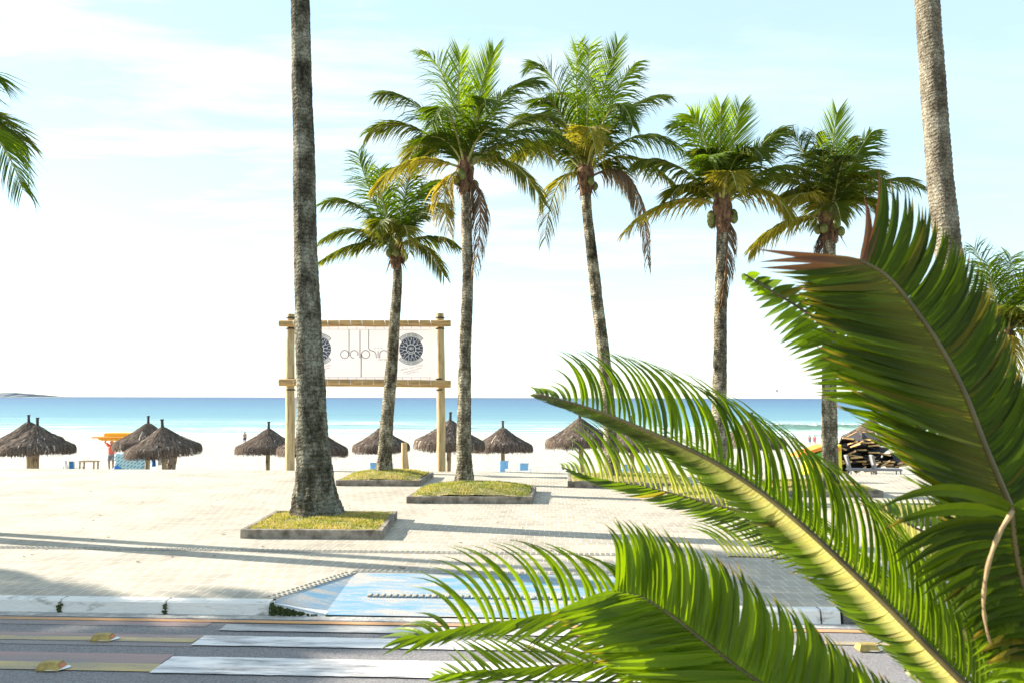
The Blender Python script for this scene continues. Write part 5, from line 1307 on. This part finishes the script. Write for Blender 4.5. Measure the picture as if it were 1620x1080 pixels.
fg_frond([(690, 1071, 2.0), (750, 1062, 1.97), (830, 1057, 1.92), (900, 1050, 1.88), (970, 1045, 1.83), (1060, 1062, 1.77), (1200, 1130, 1.7), (1400, 1240, 1.5)],
    [dict(n=62, w=5.5, b=.03, tips=[(0, 678, 1066), (.6, 690, 1052), (1, 712, 1022), (1.6, 720, 1005), (2.2, 750, 1000), (3, 800, 1000), (4, 870, 1005), (5, 960, 1030), (7, 1300, 1150)], dd=.08, age=.3, tw=.3),
     dict(n=50, w=8, b=.02, tips=[(0, 675, 1076), (1, 685, 1080), (2, 730, 1084), (3, 830, 1090), (4, 890, 1084), (5, 980, 1100), (7, 1300, 1250)], dd=-.05, age=.3, tw=.3)], rib=(2.5, 6), seed=6, label='lowest frond along the bottom edge over the crosswalk')
# broad bright frond at the bottom
fg_frond([(972, 938, 1.5), (1010, 942, 1.49), (1050, 965, 1.47), (1090, 995, 1.45), (1140, 1035, 1.43), (1190, 1072, 1.41), (1260, 1118, 1.38), (1340, 1165, 1.35), (1450, 1220, 1.32)],
    [dict(n=80, w=13.5, b=.09, wr=.5, hook=.12, tips=[(0, 962, 838), (.4, 972, 820), (1, 1000, 823), (2, 1035, 832), (3, 1088, 850), (3.7, 1130, 872), (4.3, 1168, 890), (5, 1205, 925), (6, 1275, 965), (7, 1350, 1030), (8, 1440, 1090)], dd=.07, age=.2, tw=.45, twist=.3, brown=.35, clf=3.4, fold=.2),
     dict(n=70, w=17, b=-.02, wr=.6, tips=[(0, 880, 962), (.6, 868, 975), (1.2, 885, 988), (2, 905, 1002), (3, 925, 1028), (4, 950, 1052), (5, 985, 1075), (6, 1050, 1112), (8, 1250, 1230)], dd=-.04, age=.22, tw=-.3, brown=.2, clf=3.8, fold=.2)],
    rib=(5, 10), seed=7, label='broad bright green frond at the bottom centre')
# tallest frond at the right
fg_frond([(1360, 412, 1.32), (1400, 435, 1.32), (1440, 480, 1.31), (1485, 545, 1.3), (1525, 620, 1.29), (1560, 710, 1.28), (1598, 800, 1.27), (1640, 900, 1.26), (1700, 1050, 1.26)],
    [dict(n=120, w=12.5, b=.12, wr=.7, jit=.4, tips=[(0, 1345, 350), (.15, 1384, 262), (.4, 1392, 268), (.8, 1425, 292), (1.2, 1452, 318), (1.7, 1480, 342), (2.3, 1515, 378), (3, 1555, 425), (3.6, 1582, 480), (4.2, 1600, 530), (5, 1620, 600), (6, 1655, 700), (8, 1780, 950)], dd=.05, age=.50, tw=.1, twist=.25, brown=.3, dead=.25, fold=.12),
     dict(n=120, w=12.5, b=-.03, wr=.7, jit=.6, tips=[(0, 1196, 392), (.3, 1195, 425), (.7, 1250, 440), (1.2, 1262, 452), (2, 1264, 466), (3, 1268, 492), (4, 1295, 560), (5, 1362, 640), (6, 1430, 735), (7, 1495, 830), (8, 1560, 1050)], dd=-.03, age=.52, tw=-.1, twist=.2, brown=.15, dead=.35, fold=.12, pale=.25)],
    rib=(6, 13), seed=8, mat='cycad_shaded', label='tallest broad frond at the right with brown bent leaflets at its tip')
fg_frond([(1176, 433, 1.5), (1225, 463, 1.5), (1290, 505, 1.49), (1370, 580, 1.47), (1450, 670, 1.45), (1530, 760, 1.43), (1620, 860, 1.41), (1700, 980, 1.4)],
    [dict(n=66, w=11, b=.02, tips=[(0, 1172, 440), (1, 1192, 472), (1.6, 1218, 520), (2.2, 1240, 552), (3, 1276, 598), (3.6, 1290, 622), (4.2, 1330, 648), (4.8, 1358, 674), (5.2, 1384, 692), (5.6, 1405, 708), (6.0, 1425, 738), (6.4, 1440, 755), (7, 1520, 900)], dd=.03, age=.25, tw=.3, brown=.12, clf=3.5),
     dict(n=50, w=13, b=.04, tips=[(0, 1196, 430), (1, 1262, 450), (2, 1340, 475), (3, 1420, 530), (4, 1500, 620), (5, 1590, 700), (7, 1750, 900)], dd=.02, age=.45, tw=.2)], rib=(3, 9), seed=9, label='frond behind the tallest one with jagged leaflet tips on its lower edge')
# dark fan at the right edge
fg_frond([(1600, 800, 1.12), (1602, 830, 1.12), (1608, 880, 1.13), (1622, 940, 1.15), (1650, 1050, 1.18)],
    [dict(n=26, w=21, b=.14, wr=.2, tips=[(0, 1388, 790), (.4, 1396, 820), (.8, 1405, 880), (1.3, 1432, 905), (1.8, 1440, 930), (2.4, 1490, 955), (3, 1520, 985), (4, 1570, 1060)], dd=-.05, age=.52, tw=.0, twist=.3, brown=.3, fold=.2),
     dict(n=16, w=26, b=-.1, tips=[(0, 1740, 770), (2, 1790, 880), (4, 1800, 1050)], dd=-.05, age=.55, tw=0)], rib=(9, 13), seed=10, mat='cycad_shaded', label='dark drooping frond at the right edge with brown leaflet tips')
fg_frond([(1652, 1000, 1.2), (1655, 1050, 1.2), (1665, 1120, 1.22)],
    [dict(n=11, w=21, b=.18, tips=[(0, 1530, 1012), (1, 1545, 1060), (2, 1560, 1130)], dd=-.03, age=.25, tw=.0, fold=.2)], rib=(8, 10), seed=11, label='bright green leaflets in the bottom right corner')
fg_frond([(1385, 800, 2.3), (1450, 835, 2.3), (1540, 870, 2.25), (1640, 915, 2.2), (1720, 980, 2.1)],
    [dict(n=54, w=7.5, b=-.04, tips=[(0, 1412, 895), (1, 1462, 955), (2, 1545, 1020), (3, 1625, 1070), (4, 1700, 1120)], dd=.02, age=.32, tw=.3, pale=.8, brown=.2),
     dict(n=40, w=7, b=.1, tips=[(0, 1370, 790), (1, 1440, 780), (2, 1540, 800), (4, 1700, 900)], dd=.1, age=.4, tw=.3)], rib=(3, 6), seed=12, label='hanging yellowish leaflets seen below the tallest frond')
fg_frond([(1430, 1060, 1.9), (1500, 1010, 1.9), (1580, 960, 1.85), (1680, 930, 1.8)],
    [dict(n=44, w=8, b=.12, tips=[(0, 1420, 1010), (1, 1470, 950), (2, 1540, 900), (3, 1640, 860)], dd=.05, age=.35, tw=.3),
     dict(n=44, w=9, b=-.1, tips=[(0, 1450, 1080), (1, 1520, 1080), (2, 1600, 1060), (3, 1700, 1040)], dd=-.05, age=.4, tw=.3, pale=.6)], rib=(3, 6), seed=13)
# dry stalk
sp_ = [P(1602, 808, 1.09), P(1580, 845, 1.07), P(1563, 895, 1.06), P(1556, 945, 1.07), P(1559, 985, 1.08), P(1567, 1018, 1.09)]
mb = MB(); mb.tube([catmull(sp_, 5 * j / 40) for j in range(41)], [.0030 + .0008 * math.sin(j * .9) * .5 - .0018 * (j / 40) ** 2 for j in range(41)], n=10)
mb.build('dry_stalk', M['stalk'], plant, smooth=True)
